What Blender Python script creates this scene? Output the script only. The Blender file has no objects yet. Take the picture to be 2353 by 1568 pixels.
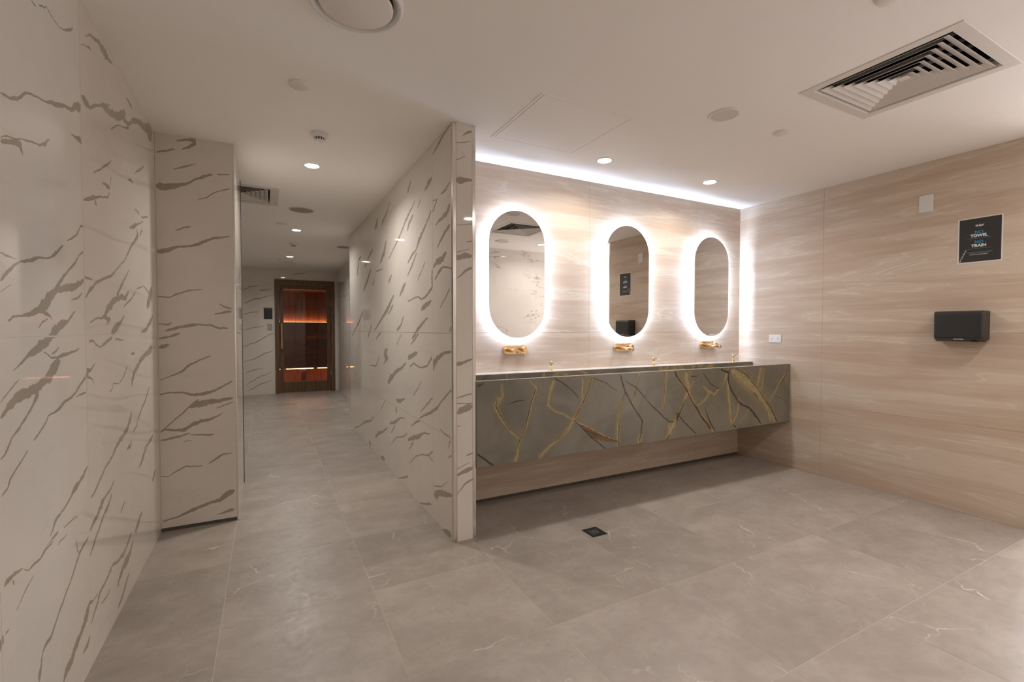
import bpy, bmesh, math, random, json
from mathutils import Vector, Matrix

S = bpy.context.scene
C = S.collection
random.seed(7)

# ---------------------------------------------------------------- camera, light, exposure
F_PX, YAW, PITCH, CAM_Z = 1069.5, 27.846, 1.374, 1.2246
cam_data = bpy.data.cameras.new('camera')
cam_data.sensor_width = 36.0
cam_data.sensor_fit = 'HORIZONTAL'
cam_data.lens = F_PX * 36.0 / 2353.0
cam_data.clip_start = 0.02
cam = bpy.data.objects.new('camera', cam_data)
C.objects.link(cam)
cam.location = (0, 0, CAM_Z)
cam.rotation_euler = (math.radians(90 - PITCH), 0, math.radians(-YAW))
S.camera = cam

S.view_settings.view_transform = 'Standard'
S.view_settings.look = 'None'
S.view_settings.gamma = 1.0
S.view_settings.exposure = 0.20
S.view_settings.use_curve_mapping = False
S.cycles.use_denoising = True
S.cycles.max_bounces = 10
S.cycles.diffuse_bounces = 5
S.cycles.glossy_bounces = 5
S.cycles.transmission_bounces = 4
S.cycles.transparent_max_bounces = 16
S.cycles.sample_clamp_indirect = 4.0
S.cycles.caustics_reflective = False
S.cycles.caustics_refractive = False

world = bpy.data.worlds.new('world')
world.use_nodes = True
world.node_tree.nodes['Background'].inputs[0].default_value = (1, .93, .86, 1)
world.node_tree.nodes['Background'].inputs[1].default_value = 0.0
S.world = world

# strengths of the room's lamps and the added alcove panel (used by the builders of the lamps)
DOWNLIGHT = (1.0, .955, .92); DOWNLIGHT_W = 60.0; DOWNLIGHT_P = 9.6; DOWNLIGHT_SPREAD = 152
MIRROR_LED = (.70, .84, 1.12); MIRROR_LED_W = 125.0
SAUNA_LED = (1.0, .50, .24); SAUNA_LED_W = 28.0
ALCOVE_W = 85

# traced stone veins: polylines of (along the wall m, height m, half width mm)
VEINS = {
  'left': [
    [[1.804,2.149,3.7],[1.825,2.148,3.5],[1.84,2.153,1.7]],
    [[1.855,2.168,2.5],[1.879,2.178,3.5],[1.898,2.181,3.5],[1.911,2.195,1.6],[1.939,2.192,2.8],[1.973,2.188,2.4],[2.013,2.194,1.5],[2.046,2.204,2.5],[2.075,2.217,5.7],[2.106,2.238,6.3],[2.133,2.258,2.8]],
    [[2.257,2.299,2.1],[2.301,2.327,4.8],[2.352,2.345,7.0],[2.407,2.362,10.2],[2.456,2.362,19.2],[2.492,2.358,24.3],[2.545,2.365,13.7],[2.61,2.372,2.6]],
    [[2.207,2.242,1.4],[2.26,2.267,2.9],[2.304,2.281,5.4],[2.322,2.275,2.8]],
    [[1.617,1.809,3.6],[1.645,1.816,4.1],[1.674,1.822,5.2],[1.705,1.834,5.8],[1.731,1.853,6.1],[1.762,1.874,3.8],[1.8,1.885,3.5],[1.851,1.896,3.2],[1.898,1.908,3.6],[1.932,1.921,8.5],[1.984,1.933,9.2],[2.04,1.955,6.2],[2.1,1.971,8.7],[2.154,2.001,17.3],[2.193,2.021,26.7]],
    [[2.203,2.061,11.6],[2.247,2.056,21.6],[2.295,2.056,8.8],[2.362,2.09,8.0],[2.433,2.124,7.2],[2.491,2.136,14.6],[2.57,2.147,20.0],[2.672,2.174,20.3],[2.807,2.244,24.8]],
    [[2.746,2.199,12.4],[2.844,2.206,12.8],[2.953,2.265,16.0],[3.047,2.302,15.7],[3.171,2.321,22.7],[3.308,2.355,38.3],[3.351,2.352,61.4],[3.276,2.3,13.9]],
    [[2.864,2.198,10.1],[2.762,2.16,3.6],[2.67,2.137,3.3],[2.565,2.078,3.9]],
    [[2.433,2.131,2.1],[2.508,2.158,5.7],[2.556,2.176,2.3]],
    [[2.823,2.323,3.9],[2.873,2.324,12.4],[2.936,2.318,5.9]],
    [[1.611,1.698,1.8],[1.645,1.714,2.7],[1.681,1.721,3.5],[1.731,1.737,1.7],[1.764,1.743,3.0],[1.807,1.751,3.1],[1.851,1.764,4.0],[1.879,1.775,8.1],[1.912,1.8,2.1]],
    [[1.611,1.689,6.8],[1.662,1.706,7.9],[1.718,1.722,9.5],[1.723,1.706,8.7],[1.732,1.694,6.6]],
    [[2.089,1.881,1.2],[2.136,1.887,6.6],[2.18,1.894,13.2],[2.194,1.885,5.1]],
    [[2.318,1.82,2.7],[2.372,1.847,4.6],[2.445,1.882,5.5],[2.514,1.917,6.3],[2.555,1.941,3.3]],
    [[2.967,2.012,2.9],[3.075,2.061,7.9],[3.166,2.106,6.4]],
    [[2.419,1.813,1.7],[2.47,1.818,8.2],[2.515,1.819,11.6],[2.531,1.816,3.5]],
    [[2.551,1.875,4.0],[2.528,1.823,4.0]],
    [[2.824,1.941,1.9],[2.876,1.951,8.5],[2.918,1.949,4.4]],
    [[2.198,1.689,4.1],[2.248,1.705,9.6],[2.299,1.722,10.3],[2.352,1.739,6.3],[2.422,1.757,4.2],[2.497,1.773,5.4],[2.522,1.8,6.7]],
    [[2.324,1.72,14.0],[2.349,1.7,7.0]],
    [[2.837,1.711,4.5],[2.924,1.738,12.8],[3.005,1.765,5.8],[3.129,1.799,4.2]],
    [[2.979,1.738,8.9],[3.0,1.708,18.0],[2.929,1.662,9.0],[2.851,1.623,9.8],[2.797,1.583,7.4],[2.736,1.544,4.2],[2.669,1.515,3.7],[2.606,1.488,4.9],[2.521,1.451,7.6],[2.443,1.434,7.4],[2.371,1.42,8.0],[2.317,1.404,6.7],[2.264,1.379,10.4],[2.196,1.342,5.4]],
    [[3.1,1.755,6.3],[3.048,1.717,8.2]],
    [[2.942,1.83,4.2],[3.044,1.822,6.5]],
    [[3.08,1.815,5.8],[3.238,1.849,6.2]],
    [[1.596,1.415,3.9],[1.629,1.411,3.2],[1.676,1.409,1.0]],
    [[1.593,1.345,5.6],[1.621,1.364,6.4],[1.645,1.378,6.6],[1.669,1.392,4.5],[1.701,1.406,2.8],[1.733,1.411,5.6],[1.774,1.419,7.6],[1.81,1.429,4.8],[1.856,1.436,3.0],[1.9,1.442,4.6],[1.939,1.463,7.1],[2.003,1.496,3.4]],
    [[2.033,1.515,1.4],[2.073,1.527,4.4],[2.126,1.555,5.8],[2.154,1.58,3.3],[2.166,1.59,4.9],[2.192,1.595,4.9]],
    [[2.186,1.503,6.6],[2.143,1.481,3.0],[2.12,1.463,4.6],[2.077,1.439,7.1],[2.036,1.416,4.4],[2.002,1.398,8.8],[1.96,1.371,10.7],[1.923,1.342,14.6],[1.881,1.319,22.4],[1.84,1.297,22.0],[1.795,1.281,10.6],[1.745,1.267,7.8],[1.693,1.261,3.1],[1.65,1.256,3.9],[1.632,1.248,3.3],[1.624,1.251,1.5]],
    [[1.889,1.328,11.2],[1.949,1.349,10.8],[2.014,1.363,14.3],[2.073,1.364,16.9],[2.126,1.38,12.9],[2.188,1.403,7.9]],
    [[2.189,1.413,4.9],[2.242,1.414,5.2],[2.291,1.41,1.7]],
    [[2.06,1.324,1.6],[2.112,1.333,4.7],[2.168,1.358,3.8]],
    [[1.802,1.277,6.6],[1.846,1.275,9.1],[1.885,1.264,3.9],[1.901,1.255,3.1]],
    [[1.869,1.259,2.3],[1.83,1.247,4.1],[1.803,1.229,2.8]],
    [[2.099,1.289,2.2],[2.067,1.273,5.2],[2.027,1.255,5.7],[1.96,1.237,17.7],[1.916,1.216,19.0],[1.873,1.196,12.3],[1.818,1.181,15.0]],
    [[2.243,1.251,4.3],[2.294,1.264,4.2],[2.361,1.27,4.7],[2.419,1.282,12.7],[2.465,1.309,20.3],[2.513,1.329,20.9],[2.563,1.35,14.8],[2.65,1.37,15.4],[2.742,1.373,14.8],[2.804,1.406,6.5]],
    [[2.597,1.367,16.5],[2.634,1.398,9.7],[2.69,1.433,9.5],[2.749,1.469,6.6],[2.811,1.506,4.3]],
    [[2.418,1.271,4.5],[2.493,1.271,11.5],[2.445,1.245,4.5]],
    [[2.717,1.288,6.4],[2.66,1.262,9.9],[2.605,1.241,19.0],[2.554,1.227,18.6],[2.504,1.208,14.3]],
    [[2.701,1.328,4.3],[2.821,1.365,6.8],[2.932,1.415,6.3]],
    [[2.955,1.431,4.6],[3.101,1.457,4.0],[3.231,1.431,7.7],[3.319,1.469,11.3]],
    [[3.17,1.348,25.1],[3.242,1.394,38.7],[3.318,1.45,24.5]],
    [[3.032,1.213,7.8],[3.133,1.221,13.0],[3.245,1.265,18.4],[3.32,1.304,14.2]],
    [[2.227,1.182,5.0],[2.27,1.183,5.2],[2.301,1.168,4.8],[2.354,1.157,3.7],[2.441,1.177,8.4],[2.519,1.194,7.4]],
    [[2.559,1.184,5.0],[2.69,1.179,3.5]],
    [[1.591,1.319,0.6],[1.619,1.327,1.5],[1.649,1.34,0.7]],
    [[1.886,1.196,17.3],[1.826,1.181,20.3],[1.774,1.167,14.8],[1.725,1.154,6.2],[1.692,1.139,4.6],[1.667,1.127,2.8],[1.643,1.118,1.0]],
    [[1.832,1.162,3.0],[1.863,1.152,3.1],[1.886,1.141,3.6],[1.937,1.137,6.5],[1.991,1.143,7.4],[2.05,1.151,5.6],[2.112,1.156,3.6],[2.128,1.163,2.7]],
    [[1.948,1.174,2.2],[1.912,1.157,4.3],[1.887,1.151,1.9]],
    [[1.954,1.129,14.5],[1.91,1.111,23.4],[1.875,1.09,22.7],[1.835,1.074,15.1],[1.79,1.063,15.3],[1.74,1.056,18.1],[1.694,1.055,17.7],[1.657,1.048,18.2],[1.627,1.035,12.1],[1.598,1.02,9.2],[1.575,1.009,5.5]],
    [[1.796,1.052,11.6],[1.766,1.025,8.0],[1.737,1.004,5.5],[1.703,0.986,5.5],[1.671,0.968,5.1],[1.643,0.956,4.4],[1.628,0.948,4.0],[1.61,0.932,5.5],[1.592,0.917,3.7],[1.57,0.909,2.9]],
    [[1.68,1.092,1.5],[1.64,1.076,3.2],[1.594,1.057,2.4],[1.577,1.047,1.2]],
    [[2.29,1.094,2.7],[2.244,1.079,5.8],[2.202,1.074,12.3],[2.183,1.056,5.0],[2.126,1.034,7.2],[2.082,1.012,5.3],[2.03,1.0,5.4],[1.982,0.992,6.7],[1.945,0.981,6.7],[1.893,0.972,4.0],[1.856,0.971,3.3],[1.836,0.953,5.0],[1.797,0.935,4.3],[1.753,0.916,3.4]],
    [[1.718,0.896,3.0],[1.685,0.883,3.2],[1.647,0.866,4.0],[1.617,0.849,5.1],[1.601,0.829,3.0],[1.582,0.824,3.7],[1.571,0.818,2.0]],
    [[2.202,1.07,17.0],[2.206,1.05,7.7],[2.242,1.046,4.2],[2.278,1.022,1.4]],
    [[2.081,0.999,1.0],[2.145,0.999,4.5],[2.185,1.0,2.6]],
    [[2.748,1.057,6.7],[2.717,1.033,6.0],[2.668,1.007,4.8],[2.604,0.989,2.2],[2.521,0.997,2.9],[2.504,0.98,4.2],[2.464,0.966,2.7]],
    [[3.29,1.121,26.1],[3.149,1.095,16.4],[3.021,1.072,17.4],[2.948,1.043,16.6],[2.867,1.011,19.1],[2.833,0.981,19.7],[2.82,0.95,6.2]],
    [[2.822,1.11,10.5],[2.897,1.107,5.5]],
    [[3.201,0.909,6.6],[3.103,0.854,8.8],[3.0,0.811,8.4],[2.927,0.777,8.1],[2.902,0.748,8.2],[2.825,0.73,4.9]],
    [[2.812,0.834,5.6],[2.788,0.796,20.6],[2.696,0.755,14.0],[2.604,0.739,12.7],[2.534,0.721,10.8],[2.484,0.695,7.6],[2.392,0.677,6.5],[2.334,0.653,7.5],[2.278,0.626,7.3],[2.208,0.607,6.1]],
    [[2.801,0.698,6.4],[2.769,0.678,13.5],[2.709,0.673,2.4]],
    [[2.186,0.735,2.0],[2.15,0.721,9.4],[2.105,0.702,9.9],[2.052,0.691,12.4],[2.01,0.671,6.3],[1.962,0.658,5.1],[1.926,0.654,3.5]],
    [[3.277,0.629,12.2],[3.162,0.609,12.4],[3.055,0.585,17.9],[3.003,0.551,15.9],[2.93,0.53,4.1]],
    [[2.509,0.594,7.7],[2.46,0.572,6.7],[2.369,0.559,7.6],[2.312,0.534,25.5]],
    [[2.474,0.549,5.3],[2.425,0.518,9.8],[2.379,0.494,8.4]],
    [[2.665,0.454,5.4],[2.59,0.42,6.7]],
    [[3.318,0.415,19.7],[3.226,0.377,9.8]],
    [[1.936,0.653,4.5],[1.891,0.644,8.1],[1.868,0.625,6.6],[1.847,0.613,4.2]],
    [[2.081,0.59,5.3],[2.009,0.597,5.0],[1.951,0.6,3.3]],
    [[1.91,0.602,4.0],[1.863,0.596,7.9],[1.813,0.586,7.7],[1.775,0.576,4.5],[1.738,0.578,4.8],[1.704,0.578,2.0],[1.666,0.599,2.4],[1.622,0.603,5.9],[1.587,0.6,8.8],[1.57,0.594,7.5]],
    [[1.616,0.594,3.0],[1.624,0.576,4.7]],
    [[1.737,0.549,1.5],[1.688,0.535,3.6],[1.629,0.506,1.6]],
    [[2.177,0.478,3.7],[2.118,0.469,7.0],[2.084,0.46,7.6],[2.039,0.429,6.7],[1.997,0.404,5.3],[1.957,0.383,6.2],[1.909,0.361,6.2],[1.873,0.336,5.3],[1.838,0.318,8.6],[1.798,0.312,6.8],[1.778,0.304,5.0],[1.765,0.273,6.3],[1.753,0.258,12.4],[1.752,0.237,11.3]],
    [[2.055,0.519,2.5],[2.068,0.474,3.8],[2.084,0.462,2.4]],
    [[1.977,0.565,1.4],[1.922,0.569,3.3],[1.903,0.559,2.7]],
    [[2.324,0.543,15.8],[2.268,0.519,10.5],[2.215,0.504,9.2],[2.19,0.493,4.1]],
    [[2.41,0.519,7.8],[2.334,0.482,7.5],[2.277,0.455,7.8],[2.223,0.426,6.5],[2.184,0.403,3.1]],
    [[2.984,0.291,6.7],[2.886,0.258,22.0],[2.828,0.24,10.8]],
    [[2.766,0.27,6.7],[2.693,0.241,10.1],[2.624,0.223,14.2],[2.535,0.232,6.3],[2.453,0.249,7.3],[2.405,0.234,9.1],[2.345,0.226,7.7],[2.288,0.219,9.1],[2.26,0.195,10.4],[2.219,0.178,7.1],[2.18,0.157,4.8]],
    [[2.794,0.215,8.8],[2.739,0.184,16.8],[2.658,0.172,27.1],[2.592,0.161,18.2],[2.537,0.142,11.0],[2.518,0.117,7.3]],
    [[2.712,0.1,6.4],[2.651,0.077,11.8],[2.593,0.049,13.4],[2.521,0.032,6.7]],
    [[2.262,0.228,3.9],[2.21,0.229,5.0],[2.173,0.24,10.6],[2.142,0.22,22.9],[2.106,0.192,18.0],[2.066,0.179,15.4],[2.028,0.164,20.1],[1.991,0.149,18.5],[1.952,0.141,18.7],[1.922,0.121,18.6]],
    [[2.416,0.173,3.7],[2.37,0.159,5.2],[2.299,0.17,2.8]],
    [[2.172,0.121,6.0],[2.141,0.106,10.9],[2.094,0.103,4.8]],
    [[1.559,0.485,9.4],[1.552,0.467,15.3],[1.546,0.449,5.9]],
    [[1.592,0.48,3.1],[1.57,0.479,2.1]],
  ],
  'pier': [
    [[2.516,2.395,7.0],[2.644,2.38,10.1],[2.744,2.358,15.2],[2.852,2.327,6.9]],
    [[3.343,2.309,8.9],[3.399,2.275,20.3],[3.457,2.239,11.9]],
    [[2.867,2.192,14.7],[2.939,2.177,24.9],[3.029,2.147,7.7]],
    [[2.541,2.071,5.8],[2.623,2.049,11.7],[2.709,2.043,5.6]],
    [[2.761,2.026,5.6],[2.861,2.042,3.5]],
    [[2.774,2.025,10.6],[2.862,1.968,10.8]],
    [[3.24,2.144,5.9],[3.329,2.106,10.6],[3.441,2.071,15.9],[3.561,2.022,17.5],[3.688,1.96,15.3],[3.823,1.916,11.8],[4.07,1.83,7.7]],
    [[3.294,2.049,10.6],[3.405,2.012,22.9],[3.463,1.962,12.8]],
    [[3.108,2.112,8.9],[3.19,2.074,7.2]],
    [[2.542,1.949,19.1],[2.601,1.906,19.4],[2.698,1.895,14.3],[2.803,1.878,5.2]],
    [[2.543,1.83,12.7],[2.65,1.794,15.2],[2.725,1.757,12.5],[2.778,1.728,5.6]],
    [[2.884,1.986,10.2],[3.002,1.922,10.6],[3.064,1.888,16.8],[3.161,1.839,23.4],[3.229,1.792,9.8],[3.372,1.753,14.9],[3.448,1.722,8.3]],
    [[3.212,1.77,9.6],[3.337,1.688,14.1],[3.469,1.626,6.7]],
    [[2.603,1.68,12.9],[2.676,1.65,22.8],[2.779,1.646,23.8],[2.855,1.617,7.5]],
    [[2.523,1.574,5.7],[2.652,1.601,6.8],[2.74,1.582,14.0],[2.82,1.539,6.7]],
    [[2.875,1.615,14.0],[2.876,1.491,11.8],[3.008,1.446,10.2],[3.102,1.433,8.5],[3.2,1.458,6.9],[3.454,1.438,5.7]],
    [[2.891,1.412,11.2],[3.04,1.383,24.8],[3.119,1.358,10.0]],
    [[3.51,1.578,15.9],[3.591,1.547,25.0],[3.699,1.49,10.1]],
    [[2.547,1.465,6.2],[2.629,1.414,7.5],[2.73,1.357,4.7]],
    [[3.02,1.677,6.6],[3.199,1.565,6.7]],
    [[2.965,1.307,6.2],[3.073,1.272,12.8],[3.204,1.225,16.0],[3.346,1.156,12.3]],
    [[3.575,1.332,11.2],[3.661,1.258,13.2],[3.794,1.219,15.0]],
    [[3.88,1.513,10.0],[4.081,1.418,30.3],[4.272,1.351,20.4],[4.672,1.218,9.5]],
    [[3.906,1.434,16.5],[4.082,1.358,9.6]],
    [[3.948,1.692,8.9],[4.023,1.653,20.0],[4.075,1.628,11.4]],
    [[4.006,2.321,12.3],[4.084,2.257,16.1],[4.332,2.187,20.5]],
    [[4.478,2.281,24.9],[4.542,2.228,40.4],[4.639,2.201,13.2]],
    [[4.143,2.016,14.1],[4.227,1.919,42.4],[4.401,1.842,16.2]],
    [[4.287,1.778,5.8],[4.588,1.786,7.2]],
    [[4.712,2.018,9.8],[4.85,1.997,25.4],[5.154,1.893,15.1]],
    [[4.821,1.84,16.1],[5.005,1.746,31.3],[5.244,1.648,27.7]],
    [[4.656,1.713,14.2],[4.758,1.667,21.1]],
    [[5.353,2.039,13.5],[5.528,2.016,30.6],[5.627,1.853,33.5]],
    [[5.294,1.423,16.5],[5.514,1.32,21.4],[6.006,1.157,10.7]],
    [[4.806,1.281,17.1],[5.029,1.126,17.4]],
    [[4.392,1.199,16.1],[4.61,1.134,8.9]],
    [[2.526,1.241,10.8],[2.56,1.213,7.8]],
    [[3.171,1.2,7.6],[3.275,1.16,14.1],[3.384,1.112,5.0]],
    [[3.641,1.197,7.2],[3.797,1.1,7.7]],
    [[4.117,1.06,9.6],[4.226,1.006,60.4],[4.119,0.975,25.9],[4.284,0.915,6.0]],
    [[4.459,0.969,12.0],[4.619,0.873,11.4],[4.965,0.857,3.4]],
    [[3.207,1.063,13.3],[3.349,1.037,23.0],[3.462,1.01,18.7]],
    [[3.406,0.951,9.2],[3.295,0.984,7.9],[3.142,0.96,6.0],[2.985,0.985,8.1],[2.882,1.051,10.9]],
    [[2.527,1.101,8.8],[2.657,1.083,11.3],[2.746,1.058,17.6],[2.84,1.009,28.1],[2.855,0.959,10.4]],
    [[3.522,0.97,15.1],[3.668,0.916,14.1],[3.848,0.874,21.1],[3.995,0.815,33.0],[4.125,0.76,19.1]],
    [[2.871,0.788,6.4],[2.988,0.731,7.3],[3.066,0.692,6.3],[3.147,0.651,3.8]],
    [[2.529,0.881,5.6],[2.635,0.823,7.9],[2.723,0.777,6.2],[2.776,0.74,11.3],[2.901,0.69,13.2],[3.02,0.657,9.8],[3.181,0.601,5.3]],
    [[3.111,0.867,4.4],[3.318,0.745,6.8]],
    [[3.831,0.647,15.9],[3.718,0.65,19.2],[3.548,0.695,6.2]],
    [[3.809,0.592,40.3],[3.833,0.531,28.6]],
    [[4.21,0.596,9.4],[4.414,0.477,7.6]],
    [[3.148,0.593,4.7],[3.25,0.565,10.7],[3.377,0.512,6.0]],
    [[3.699,0.519,9.1],[3.551,0.542,3.8]],
    [[3.699,0.519,10.8],[3.859,0.458,17.4],[4.056,0.411,12.0]],
    [[3.859,0.434,10.3],[4.007,0.336,6.6]],
    [[4.735,0.359,8.6],[4.876,0.293,12.5],[5.221,0.218,17.8],[5.568,0.108,12.3],[5.856,0.038,14.2]],
    [[4.136,0.36,10.5],[4.332,0.284,11.8],[4.512,0.236,21.7],[4.675,0.163,15.2]],
    [[2.932,0.543,4.2],[3.084,0.518,8.6],[3.183,0.474,20.7],[3.323,0.435,20.5],[3.474,0.388,10.7]],
    [[3.324,0.409,12.5],[3.437,0.322,5.3]],
    [[3.493,0.437,6.8],[3.595,0.39,7.8],[3.815,0.339,6.5],[4.01,0.239,4.6]],
    [[4.995,0.053,35.9],[4.886,0.04,28.2]],
    [[4.427,0.03,22.6],[4.253,0.046,21.9]],
    [[2.875,0.442,6.4],[2.963,0.394,6.6],[3.119,0.362,4.6],[3.254,0.319,6.8],[3.439,0.217,4.3]],
    [[2.963,0.39,5.5],[2.862,0.378,3.7]],
    [[3.777,0.01,5.2],[3.602,0.066,9.6],[3.48,0.105,11.2]],
    [[3.174,0.005,4.7],[3.028,0.048,8.1],[2.909,0.084,11.6]],
    [[2.85,0.224,4.8],[2.716,0.26,4.7],[2.592,0.326,2.3]],
    [[2.851,0.161,35.8],[2.729,0.217,20.4],[2.641,0.236,21.1],[2.523,0.266,11.8]],
    [[2.693,-0.003,12.4],[2.536,0.025,28.5]],
    [[2.738,0.612,4.7],[2.543,0.592,6.4]],
    [[2.554,0.582,8.9],[2.59,0.525,5.4]],
    [[2.532,0.498,7.6],[2.591,0.467,4.4]],
  ],
  'pierfront': [
    [[1.062,2.367,5.6],[1.032,2.353,7.4],[1.003,2.333,2.5]],
    [[1.049,2.309,2.5],[0.965,2.281,2.5]],
    [[1.019,2.217,1.8],[0.964,2.188,2.7]],
    [[0.956,2.073,19.3],[1.006,2.081,16.8],[1.036,2.085,7.9],[1.064,2.091,7.9]],
    [[1.064,1.835,3.0],[0.963,1.82,1.5]],
    [[1.061,1.739,4.6],[1.022,1.727,2.1]],
    [[1.048,1.694,1.8],[0.963,1.663,2.7]],
    [[0.954,1.631,13.6],[1.014,1.651,15.5],[1.064,1.651,10.0]],
    [[1.063,1.587,8.1],[1.013,1.56,6.4],[0.962,1.517,2.1]],
    [[0.952,1.022,14.2],[1.003,1.036,7.9],[1.062,1.055,5.8]],
    [[1.062,0.852,3.1],[1.011,0.843,4.7],[0.96,0.831,3.1]],
    [[0.96,0.803,3.0],[1.062,0.795,2.5]],
    [[1.062,0.783,16.9],[1.011,0.767,21.2],[0.96,0.743,16.5]],
    [[0.96,0.667,3.1],[0.99,0.672,1.6]],
    [[1.063,0.506,6.2],[1.019,0.491,3.3]],
    [[1.045,0.455,2.2],[0.959,0.419,2.9]],
    [[1.063,0.42,17.2],[1.002,0.4,11.7],[0.959,0.386,7.1]],
    [[1.063,0.351,6.5],[1.01,0.326,5.3],[0.959,0.278,2.1]],
  ],
  'col': [
    [[-0.467,2.362,4.4],[-0.428,2.378,6.4],[-0.377,2.387,9.8],[-0.377,2.365,10.2],[-0.406,2.338,7.6],[-0.443,2.319,3.6]],
    [[-0.472,2.313,4.4],[-0.521,2.296,6.0],[-0.567,2.278,3.9]],
    [[-0.484,2.191,3.1],[-0.43,2.217,5.0],[-0.368,2.244,2.5]],
    [[-0.576,2.078,19.3],[-0.524,2.082,21.2],[-0.475,2.093,14.8],[-0.424,2.112,7.6],[-0.38,2.142,5.7],[-0.335,2.17,8.5],[-0.282,2.192,6.8]],
    [[-0.259,2.195,4.4],[-0.19,2.203,2.5]],
    [[-0.363,2.025,2.7],[-0.314,2.049,3.5],[-0.261,2.088,3.1],[-0.191,2.12,4.1]],
    [[-0.478,1.824,3.1],[-0.442,1.845,5.1],[-0.402,1.862,5.5]],
    [[-0.582,1.686,11.0],[-0.523,1.703,13.6],[-0.473,1.725,7.0],[-0.393,1.74,6.0],[-0.348,1.762,9.8],[-0.303,1.788,8.1],[-0.249,1.805,5.6],[-0.191,1.819,3.5]],
    [[-0.572,1.425,3.0],[-0.513,1.42,3.5],[-0.477,1.441,4.7],[-0.418,1.467,4.5],[-0.344,1.473,2.0]],
    [[-0.262,1.39,2.2],[-0.224,1.369,5.6],[-0.192,1.36,7.1]],
    [[-0.286,1.322,4.0],[-0.24,1.332,6.1],[-0.193,1.346,8.1]],
    [[-0.575,1.261,2.5],[-0.522,1.257,4.5],[-0.501,1.271,3.3]],
    [[-0.537,1.218,6.6],[-0.48,1.236,8.6],[-0.421,1.249,9.6],[-0.362,1.258,5.5],[-0.302,1.252,5.6],[-0.264,1.236,6.6],[-0.21,1.235,4.5]],
    [[-0.576,1.171,5.1],[-0.516,1.183,6.5],[-0.462,1.205,6.1]],
    [[-0.573,1.117,12.6],[-0.517,1.136,8.7]],
    [[-0.568,0.922,2.5],[-0.513,0.945,3.1],[-0.464,0.968,5.6],[-0.422,1.005,5.9],[-0.364,1.037,5.2],[-0.306,1.061,3.6]],
    [[-0.572,0.835,6.1],[-0.514,0.846,4.0],[-0.452,0.84,5.0],[-0.41,0.824,8.1],[-0.353,0.825,10.6],[-0.294,0.843,7.7],[-0.249,0.866,6.0],[-0.192,0.899,4.2]],
    [[-0.19,0.792,9.1],[-0.265,0.78,10.6],[-0.339,0.772,17.8],[-0.39,0.758,19.5],[-0.425,0.744,10.4]],
    [[-0.375,0.796,3.9],[-0.44,0.732,4.6],[-0.489,0.685,3.5],[-0.552,0.623,4.6]],
    [[-0.251,0.695,2.7],[-0.311,0.665,7.3],[-0.362,0.656,11.9],[-0.413,0.635,11.8],[-0.455,0.609,9.6],[-0.511,0.615,6.9],[-0.552,0.623,6.6],[-0.572,0.604,5.3]],
    [[-0.57,0.558,7.0],[-0.512,0.564,7.6],[-0.42,0.589,3.5]],
    [[-0.421,0.576,3.5],[-0.298,0.565,6.5]],
    [[-0.456,0.537,2.5],[-0.414,0.542,2.5]],
    [[-0.573,0.34,2.4],[-0.535,0.332,2.5],[-0.487,0.365,3.8],[-0.444,0.385,4.0],[-0.359,0.376,3.0]],
    [[-0.329,0.387,4.2],[-0.285,0.412,6.3],[-0.247,0.438,5.2],[-0.198,0.436,2.0]],
    [[-0.57,0.065,4.6],[-0.484,0.08,5.2],[-0.441,0.1,9.5],[-0.377,0.119,9.8],[-0.318,0.139,8.2],[-0.266,0.148,11.9],[-0.228,0.181,18.0],[-0.19,0.198,23.1]],
    [[-0.289,0.057,2.1],[-0.229,0.066,8.7],[-0.191,0.072,11.3]],
    [[-0.19,0.765,3.6],[-0.281,0.732,3.6]],
  ],
  'vgold': [
    [[1.244,0.903,6.5],[1.256,0.823,9.7],[1.225,0.802,28.0],[1.206,0.77,19.0],[1.225,0.729,12.1],[1.256,0.669,8.5],[1.301,0.613,8.2],[1.366,0.554,8.8]],
    [[1.433,0.914,6.0],[1.491,0.863,9.9],[1.46,0.774,9.5],[1.433,0.682,9.0],[1.413,0.619,9.8],[1.38,0.564,10.8],[1.36,0.497,10.6],[1.34,0.412,15.1]],
    [[1.62,0.907,16.1],[1.595,0.836,14.1],[1.571,0.748,10.4],[1.628,0.707,6.1],[1.7,0.674,5.1],[1.767,0.637,9.7]],
    [[1.522,0.847,1.8],[1.487,0.813,4.6]],
    [[1.923,0.911,21.2],[1.888,0.843,15.3],[1.85,0.746,15.4],[1.782,0.651,18.7],[1.73,0.576,18.1],[1.664,0.527,12.2],[1.578,0.476,11.9],[1.509,0.413,18.6]],
    [[1.846,0.915,7.5],[1.839,0.771,11.6]],
    [[1.79,0.626,6.3],[1.929,0.556,6.7],[2.05,0.492,5.1],[2.141,0.456,4.5]],
    [[2.206,0.792,8.4],[2.156,0.658,14.4],[2.145,0.534,16.5],[2.15,0.415,16.9]],
    [[2.374,0.545,4.6],[2.357,0.479,13.5],[2.335,0.414,26.6]],
    [[2.344,0.915,13.2],[2.314,0.812,8.7],[2.276,0.708,7.3]],
    [[2.598,0.916,19.1],[2.59,0.812,17.1],[2.568,0.646,12.2]],
    [[2.804,0.907,54.6],[2.825,0.798,29.1],[2.847,0.732,18.3],[2.93,0.617,10.3],[3.016,0.529,10.3],[3.115,0.423,17.2]],
    [[2.695,0.919,9.4],[2.725,0.846,12.2],[2.816,0.77,12.0]],
    [[2.826,0.755,19.7],[2.787,0.686,14.0],[2.728,0.577,11.7],[2.68,0.517,28.1],[2.613,0.418,28.7]],
    [[2.631,0.529,7.4],[2.651,0.456,22.9]],
    [[2.896,0.838,4.7],[2.846,0.783,9.7]],
    [[2.93,0.639,4.8],[3.014,0.677,9.1],[3.066,0.733,13.3],[2.991,0.789,5.4]],
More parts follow.
